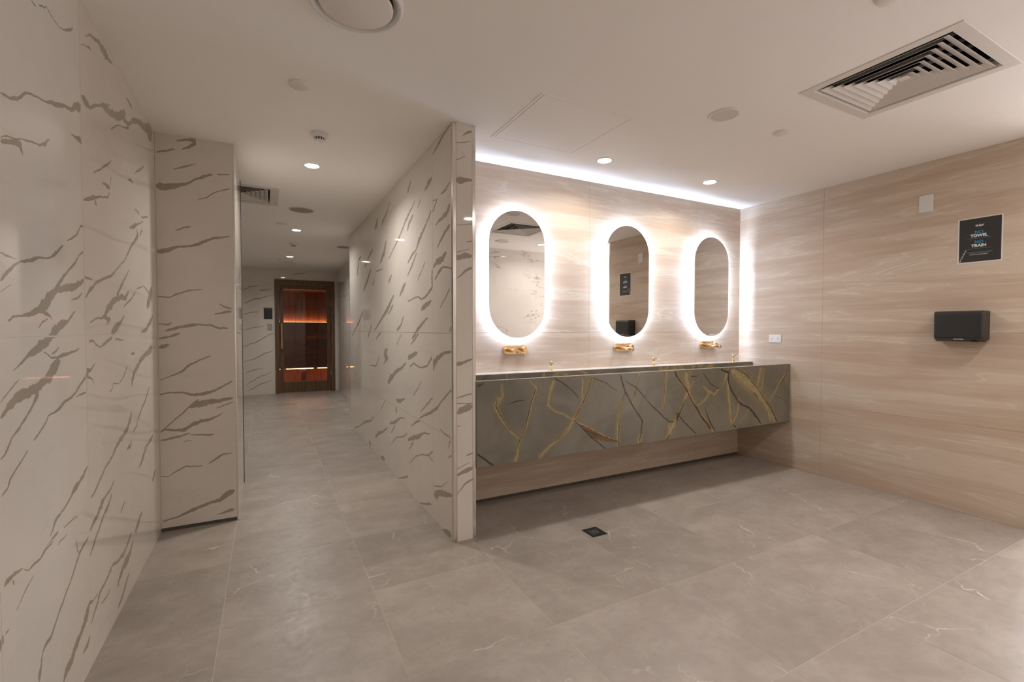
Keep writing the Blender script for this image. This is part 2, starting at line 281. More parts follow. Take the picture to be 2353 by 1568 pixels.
    [[3.066,0.744,12.0],[3.121,0.711,9.2],[3.175,0.764,11.6],[3.252,0.835,20.1],[3.297,0.909,16.3]],
    [[3.275,0.819,16.9],[3.295,0.68,19.3],[3.32,0.525,16.8],[3.327,0.448,19.3]],
    [[3.428,0.671,8.6],[3.401,0.549,16.4],[3.35,0.461,13.5]],
    [[3.55,0.56,4.5],[3.432,0.461,4.1]],
    [[3.32,0.893,32.4],[3.425,0.85,54.5],[3.522,0.79,58.0],[3.646,0.704,51.1],[3.735,0.626,44.7],[3.814,0.539,37.1],[3.895,0.434,38.0]],
    [[3.704,0.909,31.1],[3.669,0.799,18.2],[3.633,0.737,11.7]],
    [[3.742,0.899,6.5],[3.714,0.716,12.7]],
    [[3.813,0.604,7.6],[3.89,0.673,8.6],[3.967,0.767,12.2],[4.114,0.91,11.6]],
    [[3.801,0.54,18.1],[3.842,0.431,24.4]],
  ],
  'vdark': [
    [[1.218,0.803,2.7],[1.206,0.77,3.0],[1.225,0.734,2.4],[1.263,0.668,1.5],[1.308,0.607,1.5]],
    [[1.487,0.855,2.0],[1.453,0.774,2.5],[1.426,0.677,2.5],[1.41,0.62,1.6],[1.373,0.553,2.7],[1.357,0.491,1.7]],
    [[1.627,0.913,3.6],[1.714,0.866,4.3],[1.774,0.819,3.5],[1.812,0.773,2.2]],
    [[1.919,0.905,3.2],[1.85,0.746,3.8],[1.779,0.645,3.7]],
    [[1.73,0.576,1.4],[1.628,0.507,2.1]],
    [[1.771,0.637,1.8],[1.813,0.605,3.2],[1.874,0.542,4.2],[1.953,0.477,3.5],[2.042,0.412,3.5]],
    [[2.163,0.916,6.0],[2.206,0.799,6.0],[2.276,0.695,4.9],[2.37,0.572,5.9],[2.361,0.492,5.6],[2.34,0.42,2.7]],
    [[2.206,0.792,3.2],[2.156,0.651,2.5],[2.151,0.454,3.0],[2.154,0.415,4.9]],
    [[2.206,0.865,1.8],[2.31,0.819,3.7],[2.386,0.747,3.5]],
    [[1.087,0.89,5.6],[1.132,0.915,1.8]],
    [[1.086,0.496,5.3],[1.199,0.408,5.3]],
    [[1.927,0.904,2.7],[2.031,0.867,3.1],[2.139,0.803,1.6]],
    [[1.288,0.772,1.6],[1.34,0.788,4.1],[1.406,0.79,1.5]],
    [[1.867,0.556,2.7],[2.009,0.503,2.7],[2.141,0.452,2.7]],
    [[2.316,0.814,4.6],[2.424,0.705,3.5],[2.545,0.61,4.8],[2.631,0.546,3.6],[2.709,0.537,2.0]],
    [[2.695,0.919,6.4],[2.705,0.883,8.0],[2.765,0.816,4.3],[2.816,0.77,5.5],[2.868,0.688,4.5],[2.93,0.617,6.6],[3.005,0.523,5.8],[3.093,0.44,5.6]],
    [[2.801,0.699,3.8],[2.738,0.59,6.2],[2.709,0.536,7.3]],
    [[2.708,0.607,5.6],[2.789,0.528,3.8],[2.923,0.421,3.7]],
    [[2.609,0.415,5.3],[2.647,0.45,3.5]],
    [[2.855,0.872,3.0],[2.927,0.867,3.0]],
    [[2.989,0.892,2.5],[3.076,0.806,3.0],[3.164,0.755,4.2],[3.241,0.828,3.2]],
    [[3.195,0.913,6.1],[3.286,0.879,9.2],[3.287,0.803,7.9],[3.322,0.74,8.3],[3.405,0.642,6.6],[3.465,0.606,7.1],[3.55,0.576,5.9],[3.612,0.524,9.8],[3.714,0.422,3.9]],
    [[3.308,0.916,4.1],[3.274,0.872,4.1]],
    [[3.377,0.913,2.0],[3.508,0.854,2.6],[3.632,0.753,2.7],[3.735,0.65,3.2],[3.827,0.563,5.1],[3.935,0.422,4.6]],
    [[3.621,0.694,7.8],[3.659,0.655,4.6]],
    [[3.35,0.457,5.5],[3.392,0.422,4.4]],
    [[3.877,0.665,1.9],[4.08,0.585,1.3]],
    [[2.594,0.902,2.5],[2.573,0.66,2.5]],
    [[2.346,0.906,2.7],[2.29,0.748,3.0]],
    [[3.015,0.625,2.5],[3.059,0.526,4.8],[3.137,0.421,4.2]],
    [[4.114,0.91,2.9],[3.941,0.719,2.5]],
  ],
  'vrust': [
    [[1.828,0.597,4.2],[1.874,0.561,16.1],[1.929,0.524,25.3],[1.993,0.498,19.2],[2.074,0.47,11.1],[2.149,0.451,3.5]],
    [[2.728,0.605,7.3],[2.709,0.55,12.8]],
    [[2.92,0.633,5.4],[2.962,0.571,6.8],[3.092,0.448,6.6]],
  ],
}

# ---------------------------------------------------------------- measurements (metres)
H = 2.40
XL, YC, XCR, YCE = -0.573, 3.452, -0.168, 4.275        # left wall, corner pier
XPL, XPR, YPF, YPE = 0.9415, 1.082, 2.500, 6.187       # partition
YV, XR = 3.001, 4.107                                   # vanity wall, right wall
YF, XRC, XFL = 9.971, 1.266, -1.80                      # far end of the passage
YR = -0.17                                              # wall behind the camera
J0, J1 = 0.593, 1.205                                   # tile joints
YVF, ZVB, ZVT = 2.493, 0.414, 0.922                     # vanity front

# ---------------------------------------------------------------- node helpers
class NB:
    def __init__(self, name):
        self.mat = bpy.data.materials.new(name); self.mat.use_nodes = True
        self.nt = self.mat.node_tree; self.N = self.nt.nodes; self.L = self.nt.links
        self.bsdf = self.N['Principled BSDF']
        self.bsdf.inputs['Roughness'].default_value = .5
    def node(self, t, **kw):
        n = self.N.new(t)
        for k, v in kw.items(): setattr(n, k, v)
        return n
    def put(self, sock, v):
        if isinstance(v, bpy.types.NodeSocket): self.L.new(v, sock)
        elif v is not None: sock.default_value = v
    def math(self, op, a, b=None, c=None, clamp=False):
        n = self.node('ShaderNodeMath', operation=op, use_clamp=clamp)
        self.put(n.inputs[0], a); self.put(n.inputs[1], b)
        if c is not None: self.put(n.inputs[2], c)
        return n.outputs[0]
    def vmath(self, op, a, b=None, scale=None):
        n = self.node('ShaderNodeVectorMath', operation=op)
        self.put(n.inputs[0], a)
        if b is not None: self.put(n.inputs[1], b)
        if scale is not None: self.put(n.inputs['Scale'], scale)
        return n.outputs['Value'] if op in ('DOT_PRODUCT', 'DISTANCE', 'LENGTH') else n.outputs['Vector']
    def mix(self, f, a, b, blend='MIX'):
        n = self.node('ShaderNodeMix', data_type='RGBA', blend_type=blend)
        self.put(n.inputs['Factor'], f)
        self.put(n.inputs['A'], a if isinstance(a, bpy.types.NodeSocket) else tuple(a) + (1,))
        self.put(n.inputs['B'], b if isinstance(b, bpy.types.NodeSocket) else tuple(b) + (1,))
        return n.outputs['Result']
    def ramp(self, v, a, b, c=0., d=1., smooth=True):
        n = self.node('ShaderNodeMapRange', interpolation_type='SMOOTHSTEP' if smooth else 'LINEAR')
        self.put(n.inputs['Value'], v)
        for k, x in zip(('From Min', 'From Max', 'To Min', 'To Max'), (a, b, c, d)): self.put(n.inputs[k], x)
        return n.outputs[0]
    def noise(self, vec, scale, detail=3, rough=.5, dist=0., color=False):
        n = self.node('ShaderNodeTexNoise')
        self.put(n.inputs['Vector'], vec); self.put(n.inputs['Scale'], scale)
        n.inputs['Detail'].default_value = detail; n.inputs['Roughness'].default_value = rough
        n.inputs['Distortion'].default_value = dist
        return n.outputs['Color'] if color else n.outputs['Fac']
    def pos(self):
        return self.node('ShaderNodeNewGeometry').outputs['Position']
    def plane(self, axis, su=1., sv=1., du=0., dv=0.):
        """position -> (u, v, 0): u runs along the wall, v is height"""
        s = self.node('ShaderNodeSeparateXYZ'); self.L.new(self.pos(), s.inputs[0])
        c = self.node('ShaderNodeCombineXYZ')
        u = s.outputs['Y'] if axis == 'x' else s.outputs['X']
        v = s.outputs['Y'] if axis == 'z' else s.outputs['Z']
        self.put(c.inputs[0], self.math('MULTIPLY_ADD', u, su, du)); self.put(c.inputs[1], self.math('MULTIPLY_ADD', v, sv, dv))
        return c.outputs[0]
    def set(self, **kw):
        for k, v in kw.items():
            k = k.replace('_', ' ')
            if isinstance(v, tuple) and len(v) == 3: v = v + (1,)
            self.put(self.bsdf.inputs[k], v)
        return self.mat

def simple(name, col, rough=.5, metal=0., emit=None, strength=0., var=.04, scale=20., **kw):
    n = NB(name)
    f = n.noise(n.pos(), scale, 3)
    n.set(Base_Color=n.mix(f, tuple(c * (1 - var) for c in col), tuple(min(1, c * (1 + var)) for c in col)), Roughness=rough, Metallic=metal)
    if emit:
        n.set(Emission_Color=emit, Emission_Strength=strength)
    for k, v in kw.items(): n.bsdf.inputs[k.replace('_', ' ')].default_value = v
    return n.mat

from mathutils import noise as mnoise
from mathutils.geometry import delaunay_2d_cdt
def ribbon(tris, poly, grow=1., wmin=.0010, box=None, step=.006, jit=1., amp=.004, taper=True):
    """a ragged stone vein as little flat triangles (u, v)"""
    pts = []
    for a, b in zip(poly, poly[1:]):
        d = math.hypot(b[0] - a[0], b[1] - a[1]); k = max(1, int(d / step))
        for i in range(k): t = i / k; pts.append([a[n] + (b[n] - a[n]) * t for n in range(3)])
    pts.append(list(poly[-1]))
    if len(pts) < 2: return
    N = len(pts); rows = []; L = [0.]
    for a, b in zip(pts, pts[1:]): L.append(L[-1] + math.hypot(b[0] - a[0], b[1] - a[1]))
    for i, p in enumerate(pts):
        a = pts[max(i - 1, 0)]; b = pts[min(i + 1, N - 1)]
        tx, ty = b[0] - a[0], b[1] - a[1]; q = math.hypot(tx, ty) or 1.; nx, ny = -ty / q, tx / q
        w = max(p[2] * .001 * grow, wmin)
        if taper:
            e = min(L[i], L[-1] - L[i]); w = max(w * min(1., .25 + e / (1.6 * w + .004)), wmin * .6)
        u, v = p[0], p[1]
        off = mnoise.noise(Vector((u * 16, v * 16, 3.1))) * amp + mnoise.noise(Vector((u * 60, v * 60, 7.7))) * amp * .45
        eL = 1 + jit * (.45 * mnoise.noise(Vector((u * 34, v * 34, 1.))) + .35 * mnoise.noise(Vector((u * 90, v * 90, 2.))))
        eR = 1 + jit * (.45 * mnoise.noise(Vector((u * 34, v * 34, 11.))) + .35 * mnoise.noise(Vector((u * 90, v * 90, 12.))))
        row = []
        for x in (-w * eR + off, w * eL + off):
            uu, vv = u + nx * x, v + ny * x
            if box: uu = min(max(uu, box[0]), box[1]); vv = min(max(vv, box[2]), box[3])
            row.append((uu, vv))
        rows.append(row)
    for r, s in zip(rows, rows[1:]):
        for t in ((r[0], r[1], s[1]), (r[0], s[1], s[0])):
            ar = (t[1][0] - t[0][0]) * (t[2][1] - t[0][1]) - (t[2][0] - t[0][0]) * (t[1][1] - t[0][1])
            if abs(ar) < 2e-9: continue
            tris.append(t if ar > 0 else (t[0], t[2], t[1]))

def frame_x(face, sign): return lambda u, v, l: (face + sign * l, u, v)
def frame_y(face, sign): return lambda u, v, l: (u, face + sign * l, v)
def veined(m, polys, frame, box, lift=.00012, mi=1, strength=1., **kw):
    """merge every vein that crosses the slab into one flat inlay without overlaps"""
    tris = []
    for p in polys:
        us = [q[0] for q in p]; vs = [q[1] for q in p]; w = max(q[2] for q in p) * .001 * kw.get('grow', 1.) + .01
        if max(us) < box[0] - w or min(us) > box[1] + w or max(vs) < box[2] - w or min(vs) > box[3] + w: continue
        ribbon(tris, p, box=box, **kw)
    if not tris: return m
    vs = [Vector(c) for t in tris for c in t]
    fs = [(3 * k, 3 * k + 1, 3 * k + 2) for k in range(len(tris))]
    V, E, F = delaunay_2d_cdt(vs, [], fs, 1, 1e-5)[:3]
    k0 = len(m.v)
    for q in V: m.v.append(frame(q.x, q.y, lift)); m.at[len(m.v) - 1] = strength
    for f in F: m.f.append(tuple(k0 + i for i in f)); m.m.append(mi); m.sm.append(False)
    return m

M_BASE, M_VEIN = (.70, .65, .59), (.40, .345, .275)
def marble(name, axis, rough=.04, amount=.3, seed=0.):
    n = NB(name)
    P = n.plane(axis)
    cloud = n.ramp(n.noise(P, 1.7, 4, .6), .3, .75)
    base = n.mix(cloud, tuple(c * .95 for c in M_BASE), tuple(c * 1.03 for c in M_BASE))
    Q = n.node('ShaderNodeMapping'); n.put(Q.inputs['Vector'], n.plane(axis, du=seed, dv=seed * .7)); Q.inputs['Rotation'].default_value = (0, 0, -.62); Q.inputs['Scale'].default_value = (1.1, 4.4, 1.)
    wq = Q.outputs[0]
    f = n.math('ABSOLUTE', n.math('SUBTRACT', n.noise(wq, .9, 5, .62, .3), .5))
    thick = n.ramp(n.noise(wq, 1.3, 2), .45, .7, .002, .022)
    gate = n.ramp(n.noise(P, 2.3, 2), .42, .60)
    g = n.math('MULTIPLY', n.ramp(n.math('DIVIDE', f, thick), .6, 1.3, 1., 0.), gate)
    col = n.mix(n.math('MULTIPLY', g, amount), base, M_VEIN)
    return n.set(Base_Color=col, Roughness=rough, IOR=1.52)

def vein_mat(name, c1, c2, rough=.04, a_lo=.72, a_hi=1., scale=22.):
    n = NB(name)
    at = n.node('ShaderNodeAttribute', attribute_name='strength')
    f = n.ramp(n.noise(n.pos(), scale, 4, .65), .32, .68)
    n.set(Base_Color=n.mix(f, c1, c2), Roughness=rough, IOR=1.52, Alpha=n.math('MULTIPLY', at.outputs['Fac'], n.math('MULTIPLY_ADD', f, a_lo - a_hi, a_hi)))
    return n.mat

def travertine(name, axis, seed=0.):
    n = NB(name)
    P = n.plane(axis, du=seed, dv=seed)
    sh = n.node('ShaderNodeMapping'); n.put(sh.inputs['Vector'], P); sh.inputs['Scale'].default_value = (.55, 5.2, 1); sh.inputs['Rotation'].default_value = (0, 0, .02)
    big = n.noise(sh.outputs[0], 1.4, 4, .55, .5)
    sh2 = n.node('ShaderNodeMapping'); n.put(sh2.inputs['Vector'], P); sh2.inputs['Scale'].default_value = (1.7, 24., 1)
    mid = n.noise(sh2.outputs[0], 1.6, 4, .6, .3)
    sh3 = n.node('ShaderNodeMapping'); n.put(sh3.inputs['Vector'], P); sh3.inputs['Scale'].default_value = (10., 110., 1)
    fine = n.noise(sh3.outputs[0], 1.3, 3, .6)
    col = n.mix(n.ramp(big, .34, .66), (.50, .38, .285), (.60, .50, .40))
    col = n.mix(n.math('MULTIPLY', n.ramp(mid, .50, .72), .50), col, (.65, .565, .465))
    col = n.mix(n.math('MULTIPLY', n.ramp(mid, .42, .30), .40), col, (.46, .35, .26))
    col = n.mix(n.math('MULTIPLY', n.ramp(fine, .52, .70), .22), col, (.42, .315, .235))
    band = n.math('ABSOLUTE', n.math('SUBTRACT', big, .56))
    col = n.mix(n.math('MULTIPLY', n.ramp(band, 0., .016, 1., 0.), .55), col, (.70, .62, .52))
    # pits
    sp = n.node('ShaderNodeMapping'); n.put(sp.inputs['Vector'], P); sp.inputs['Scale'].default_value = (34., 110., 1)
    pit = n.math('MULTIPLY', n.ramp(n.noise(sp.outputs[0], 1., 2, .6), .70, .76), n.ramp(mid, .56, .40))
    col = n.mix(n.math('MULTIPLY', pit, .7), col, (.24, .15, .10))
    return n.set(Base_Color=col, Roughness=.50, IOR=1.45)

def floor_stone():
    n = NB('grey_stone_tile')
    oi = n.node('ShaderNodeObjectInfo')
    c = n.node('ShaderNodeCombineXYZ')
    n.put(c.inputs[0], n.math('MULTIPLY', oi.outputs['Random'], 37.)); n.put(c.inputs[1], n.math('MULTIPLY', oi.outputs['Random'], 91.))
    P0 = n.pos(); P = n.vmath('ADD', P0, c.outputs[0])
    st = n.node('ShaderNodeMapping'); n.put(st.inputs['Vector'], P); st.inputs['Scale'].default_value = (1.5, 2.4, 1.); st.inputs['Rotation'].default_value = (0, 0, .35)
    cl = n.noise(st.outputs[0], 1.5, 6, .64, .4)
    cl2 = n.noise(P, 26., 4, .7)
    cl3 = n.noise(P, 7., 6, .7, .3)
    base = n.mix(n.ramp(cl, .30, .70), (.335, .290, .248), (.425, .378, .330))
    base = n.mix(n.math('MULTIPLY', n.ramp(cl3, .38, .62), .38), base, (.29, .245, .208))
    base = n.mix(n.math('MULTIPLY', n.ramp(cl2, .52, .75), .30), base, (.26, .22, .19))
    tone = n.math('MULTIPLY_ADD', oi.outputs['Random'], .17, .905)
    base = n.vmath('SCALE', base, scale=tone)
    Wp = n.vmath('ADD', P, n.vmath('SCALE', n.vmath('SUBTRACT', n.noise(P, 5., 3, .6, color=True), (.5, .5, .5)), scale=.22))
    v = n.node('ShaderNodeTexVoronoi', feature='DISTANCE_TO_EDGE'); n.put(v.inputs['Vector'], Wp); v.inputs['Scale'].default_value = 1.55
    wd = n.ramp(n.noise(P, 7., 2), .35, .75, .001, .010)
    g = n.math('MULTIPLY', n.ramp(n.math('DIVIDE', v.outputs['Distance'], wd), .3, 1.5, 1., 0.), n.ramp(n.noise(P, 1.9, 2), .50, .60))
    v2 = n.node('ShaderNodeTexVoronoi', feature='DISTANCE_TO_EDGE'); n.put(v2.inputs['Vector'], n.vmath('SCALE', Wp, scale=2.7)); v2.inputs['Scale'].default_value = 1.4
    g2 = n.math('MULTIPLY', n.ramp(v2.outputs['Distance'], .0, .012, 1., 0.), n.ramp(n.noise(P, 3.1, 2), .55, .66))
    vv = n.math('MAXIMUM', n.math('MULTIPLY', g, .75), n.math('MULTIPLY', g2, .38))
    col = n.mix(vv, base, (.62, .575, .52))
    return n.set(Base_Color=col, Roughness=n.ramp(cl2, .3, .7, .30, .42), IOR=1.4)

def vanity_stone(name, veins):
    n = NB(name)
    P = n.plane('y')
    cl = n.noise(P, 3.2, 5, .6, .6)
    col = n.mix(n.ramp(cl, .3, .7), (.150, .140, .108), (.205, .190, .152))
    if veins:
        f = n.math('ABSOLUTE', n.math('SUBTRACT', n.noise(P, 2.6, 4, .6, .6), .5))
        col = n.mix(n.ramp(f, 0., .05, .75, 0.), col, (.42, .31, .13))
        f2 = n.math('ABSOLUTE', n.math('SUBTRACT', n.noise(P, 3.9, 3, .6, .6), .5))
        col = n.mix(n.ramp(f2, 0., .008, .9, 0.), col, (.10, .05, .02))
    return n.set(Base_Color=col, Roughness=.22, IOR=1.5)

def wood(name, c1, c2, rough=.45, axis=2):
    n = NB(name)
    m = n.node('ShaderNodeMapping'); n.put(m.inputs['Vector'], n.pos())
    sc = [22., 22., 22.]; sc[axis] = 1.6; m.inputs['Scale'].default_value = sc
    f = n.noise(m.outputs[0], 1.5, 4, .6, .6)
    oi = n.node('ShaderNodeObjectInfo')
    col = n.mix(n.ramp(f, .3, .7), c1, c2)
    col = n.vmath('SCALE', col, scale=n.math('MULTIPLY_ADD', oi.outputs['Random'], .3, .82))
    return n.set(Base_Color=col, Roughness=rough)

def brushed(name, col, rough=.22):
    n = NB(name)
    m = n.node('ShaderNodeMapping'); n.put(m.inputs['Vector'], n.pos()); m.inputs['Scale'].default_value = (60., 60., 600.)
    f = n.noise(m.outputs[0], 1., 2)
    return n.set(Base_Color=col, Metallic=1., Roughness=n.ramp(f, .3, .7, rough * .8, rough * 1.25))

def emitter(name, col, strength):
    n = NB(name)
    n.set(Base_Color=(.9, .9, .9), Emission_Color=col, Emission_Strength=strength)
    return n.mat

M = {}
M['paint'] = simple('ceiling_paint', (.90, .875, .84), .85, var=.012, scale=3.)
M['white_plastic'] = simple('white_plastic', (.76, .745, .73), .35)
M['vent_metal'] = simple('painted_vent', (.70, .66, .62), .5)
M['speaker_dark'] = simple('speaker_mesh_dark', (.36, .31, .28), .7, var=.12, scale=900.)
M['speaker_mesh'] = simple('speaker_mesh', (.66, .61, .575), .7, var=.12, scale=900.)
M['sensor_grey'] = simple('sensor_cover', (.78, .74, .70), .6)
M['dark'] = simple('dark_void', (.03, .029, .027), .8)
M['gap_shade'] = simple('gap_shade_colour', (.09, .085, .075), .8)  # dark colour standing in for shade in the gaps at the wall feet
M['grout'] = simple('pale_grout', (.66, .60, .52), .8)
M['floor_grout'] = simple('floor_grout', (.56, .51, .45), .85)
M['beige_grout'] = simple('beige_grout', (.42, .32, .24), .85)
M['chrome'] = brushed('polished_trim', (.78, .74, .70), .13)
M['dark_trim'] = simple('dark_edge_trim', (.045, .038, .033), .35)
M['gold'] = brushed('brushed_gold', (.80, .54, .29), .26)
M['gold_pale'] = brushed('pale_brushed_gold', (.80, .64, .40), .22)
M['mirror'] = NB('mirror_glass').set(Base_Color=(.80, .79, .765), Metallic=1., Roughness=.0)
M['box'] = simple('mirror_back_box', (.6, .6, .6), .4)
M['led'] = emitter('mirror_led', MIRROR_LED, MIRROR_LED_W)
M['lens'] = emitter('downlight_lens', DOWNLIGHT, DOWNLIGHT_W)
M['black'] = simple('black_plastic', (.018, .018, .017), .32)
M['black_matt'] = simple('black_drain', (.02, .02, .018), .4)
M['slot_grey'] = simple('slot_grey', (.16, .155, .15), .4)
M['grey_plate'] = simple('grey_plate', (.40, .37, .34), .35)
M['paper'] = simple('laminated_paper', (.74, .70, .67), .25)
M['poster'] = simple('poster_black', (.034, .032, .031), .22)
M['ink_white'] = simple('print_white', (.78, .76, .74), .3)
M['ink_blue'] = simple('print_blue', (.02, .26, .52), .3)
M['ink_grey'] = simple('print_grey', (.28, .27, .26), .3)
M['sign_dark'] = simple('dark_sign', (.018, .024, .022), .25)
M['floor'] = floor_stone()
M['stone'] = vanity_stone('vanity_stone', False)
M['stone_plain'] = vanity_stone('vanity_stone_inner', True)
M['vein'] = vein_mat('marble_vein', (.35, .30, .235), (.43, .375, .30))
M['vein_halo'] = vein_mat('gold_vein_halo', (.42, .335, .17), (.46, .37, .20), .22)
M['vein_gold'] = vein_mat('gold_vein', (.34, .25, .11), (.55, .46, .28), .22, scale=34.)
M['vein_rust'] = vein_mat('rust_vein', (.21, .085, .035), (.15, .10, .035), .22)
M['vein_dark'] = vein_mat('dark_vein', (.050, .028, .018), (.085, .050, .030), .22)
M['stone_polished_lit'] = simple('lit_stone_edge', (.60, .545, .485), .10, var=.08, scale=6.)  # light on the ledge and rim tops put into a paler stone colour
M['trav_back'] = travertine('travertine_back', 'y', 3.)
M['trav_right'] = travertine('travertine_right', 'x', 11.)
M['door_wood'] = wood('dark_door_wood', (.075, .042, .022), (.15, .085, .042))
M['casing_wood'] = wood('casing_wood', (.11, .062, .032), (.19, .105, .055))
M['handle_wood'] = wood('pale_handle_wood', (.30, .16, .08), (.42, .24, .12))
M['sauna_wood'] = wood('sauna_wood', (.30, .15, .10), (.50, .28, .19))
M['bench_wood'] = wood('bench_wood', (.30, .15, .08), (.46, .25, .14), axis=0)
M['locker_wood'] = wood('alcove_wood', (.50, .30, .18), (.62, .40, .26))
M['sauna_led_dim'] = emitter('sauna_led_dim', SAUNA_LED, SAUNA_LED_W * .04)
M['sauna_led'] = emitter('sauna_led', SAUNA_LED, SAUNA_LED_W)

def sauna_glass():
    n = NB('tinted_door_glass')
    t = n.node('ShaderNodeBsdfTransparent'); t.inputs[0].default_value = (.62, .50, .42, 1)
    g = n.node('ShaderNodeBsdfGlossy'); g.inputs['Roughness'].default_value = 0.; g.inputs[0].default_value = (1, 1, 1, 1)
    fr = n.node('ShaderNodeFresnel'); fr.inputs[0].default_value = 1.5
    m = n.node('ShaderNodeMixShader')
    n.L.new(fr.outputs[0], m.inputs[0]); n.L.new(t.outputs[0], m.inputs[1]); n.L.new(g.outputs[0], m.inputs[2])
    n.L.new(m.outputs[0], n.N['Material Output'].inputs[0])
    return n.mat
M['glass'] = sauna_glass()

# ---------------------------------------------------------------- mesh helpers
class MB:
    def __init__(s): s.v = []; s.f = []; s.m = []; s.mi = 0; s.sm = []; s.at = {}
    def add(s, vs, fs, smooth=False):
        k = len(s.v); s.v += [tuple(v) for v in vs]
        for f in fs: s.f.append(tuple(k + i for i in f)); s.m.append(s.mi); s.sm.append(smooth)
        return s
    def box(s, x0, x1, y0, y1, z0, z1):
        v = [(x, y, z) for z in (z0, z1) for y in (y0, y1) for x in (x0, x1)]
        return s.add(v, [(0, 2, 3, 1), (4, 5, 7, 6), (0, 1, 5, 4), (2, 6, 7, 3), (0, 4, 6, 2), (1, 3, 7, 5)])
    def lathe(s, prof, c=(0, 0, 0), n=32, axis='z', cap0=False, cap1=False, smooth=True):
        """profile of (radius, height) turned about an axis"""
        vs = []
        for r, h in prof:
            for i in range(n):
                a = 2 * math.pi * i / n; p = (r * math.cos(a), r * math.sin(a), h)
                if axis == 'y': p = (p[0], p[2], p[1])
                if axis == 'x': p = (p[2], p[0], p[1])
                vs.append((p[0] + c[0], p[1] + c[1], p[2] + c[2]))
        fs = []
        for k in range(len(prof) - 1):
            for i in range(n):
                j = (i + 1) % n; fs.append((k * n + i, k * n + j, (k + 1) * n + j, (k + 1) * n + i))
        s.add(vs, fs, smooth)
        b = len(s.v) - len(vs)
        if cap0: s.f.append(tuple(b + i for i in range(n))[::-1]); s.m.append(s.mi); s.sm.append(False)
        if cap1: s.f.append(tuple(b + (len(prof) - 1) * n + i for i in range(n))); s.m.append(s.mi); s.sm.append(False)
        return s
    def tube(s, a, b, r0, r1=None, n=16, caps=True):
        a = Vector(a); b = Vector(b); r1 = r0 if r1 is None else r1
        d = (b - a).normalized(); u = d.orthogonal().normalized(); w = d.cross(u)
        vs = [(p + u * r * math.cos(2 * math.pi * i / n) + w * r * math.sin(2 * math.pi * i / n)) for p, r in ((a, r0), (b, r1)) for i in range(n)]
        s.add(vs, [(i, (i + 1) % n, n + (i + 1) % n, n + i) for i in range(n)], True)
        if caps: 
            k = len(s.v) - 2 * n
            s.f += [tuple(k + i for i in range(n))[::-1], tuple(k + n + i for i in range(n))]; s.m += [s.mi] * 2; s.sm += [False] * 2
        return s
    def prism(s, poly, lift):
        """poly: 3d points in order; lift: vector"""
        n = len(poly); L = Vector(lift)
        s.add(list(poly) + [tuple(Vector(p) + L) for p in poly], [tuple(range(n))[::-1], tuple(range(n, 2 * n))] + [(i, (i + 1) % n, n + (i + 1) % n, n + i) for i in range(n)])
        return s

def obj(name, mb, mats, parent=None, bevel=0., seg=2, loc=None):
    me = bpy.data.meshes.new(name)
    me.from_pydata(mb.v, [], mb.f)
    if mb.at:
        a = me.attributes.new('strength', 'FLOAT', 'POINT')
        for i, x in mb.at.items(): a.data[i].value = x
    me.polygons.foreach_set('material_index', mb.m)
    me.polygons.foreach_set('use_smooth', mb.sm)
    bm = bmesh.new(); bm.from_mesh(me); bmesh.ops.recalc_face_normals(bm, faces=[f for f in bm.faces if f.material_index == 0 or not mb.at]); bm.to_mesh(me); bm.free()
    me.update()
    for m in (mats if isinstance(mats, (list, tuple)) else [mats]): me.materials.append(m)
    o = bpy.data.objects.new(name, me); C.objects.link(o)
    if parent: o.parent = parent
    if loc: o.location = loc
    if bevel:
        b = o.modifiers.new('bevel', 'BEVEL'); b.width = bevel; b.segments = seg; b.limit_method = 'ANGLE'; b.angle_limit = math.radians(40)
    return o

def struct(o): o['kind'] = 'structure'; return o
def thing(name, label, cat, loc=(0, 0, 0), group=None, rz=0.):
    o = bpy.data.objects.new(name, None); C.objects.link(o); o.empty_display_size = .05
    o.location = loc; o.rotation_euler = (0, 0, rz); o['label'] = label; o['category'] = cat
    if group: o['group'] = group
    return o
def tag(o, label, cat, group=None):
    o['label'] = label; o['category'] = cat
    if group: o['group'] = group
    return o
def dup(root, loc, label, rz=0.):
    r = root.copy(); C.objects.link(r); r.location = loc; r['label'] = label; r.rotation_euler = (0, 0, rz)
    for ch in list(root.children):
        c = ch.copy(); C.objects.link(c); c.parent = r
        for g in ch.children:
            d = g.copy(); C.objects.link(d); d.parent = c
    return r

GAP = .0022
def tile_box(axis, face, sign, u0, u1, v0, v1, thick=.010):
    """a wall tile whose face stands at `face`; sign: the side the room lies on"""
    g = GAP / 2; m = MB()
    a, b = sorted((face, face - sign * thick))
    if axis == 'x': m.box(a, b, u0 + g, u1 - g, v0 + g, v1 - g)
    else: m.box(u0 + g, u1 - g, a, b, v0 + g, v1 - g)
    return m

def tiled_wall(name, axis, face, sign, u0, u1, rows, mat_for, grout, back=.10, z0=0., z1=H):
    """rows: list of (v0, v1, [joint positions]); the slab behind is the structure, tiles are its parts"""
    m = MB(); r = face - sign * .0008; bk = face - sign * back
    a, b = sorted((r, bk))
    if axis == 'x': m.box(a, b, u0, u1, z0, z1)
    else: m.box(u0, u1, a, b, z0, z1)
    w = struct(obj(name, m, grout))
    for v0, v1, js in rows:
        e = [u0] + [j for j in js if u0 < j < u1] + [u1]
        for a, b in zip(e, e[1:]):
            m = tile_box(axis, face, sign, a, b, max(v0, z0), v1, .0045)
            mt = mat_for(a, b, v0, v1)
            if isinstance(mt, tuple):
                veined(m, mt[1], (frame_x if axis == 'x' else frame_y)(face, sign), (a + GAP, b - GAP, v0 + GAP, v1 - GAP), grow=.86); mt = [mt[0], M['vein']]
            obj('tile', m, mt, w)
    return w

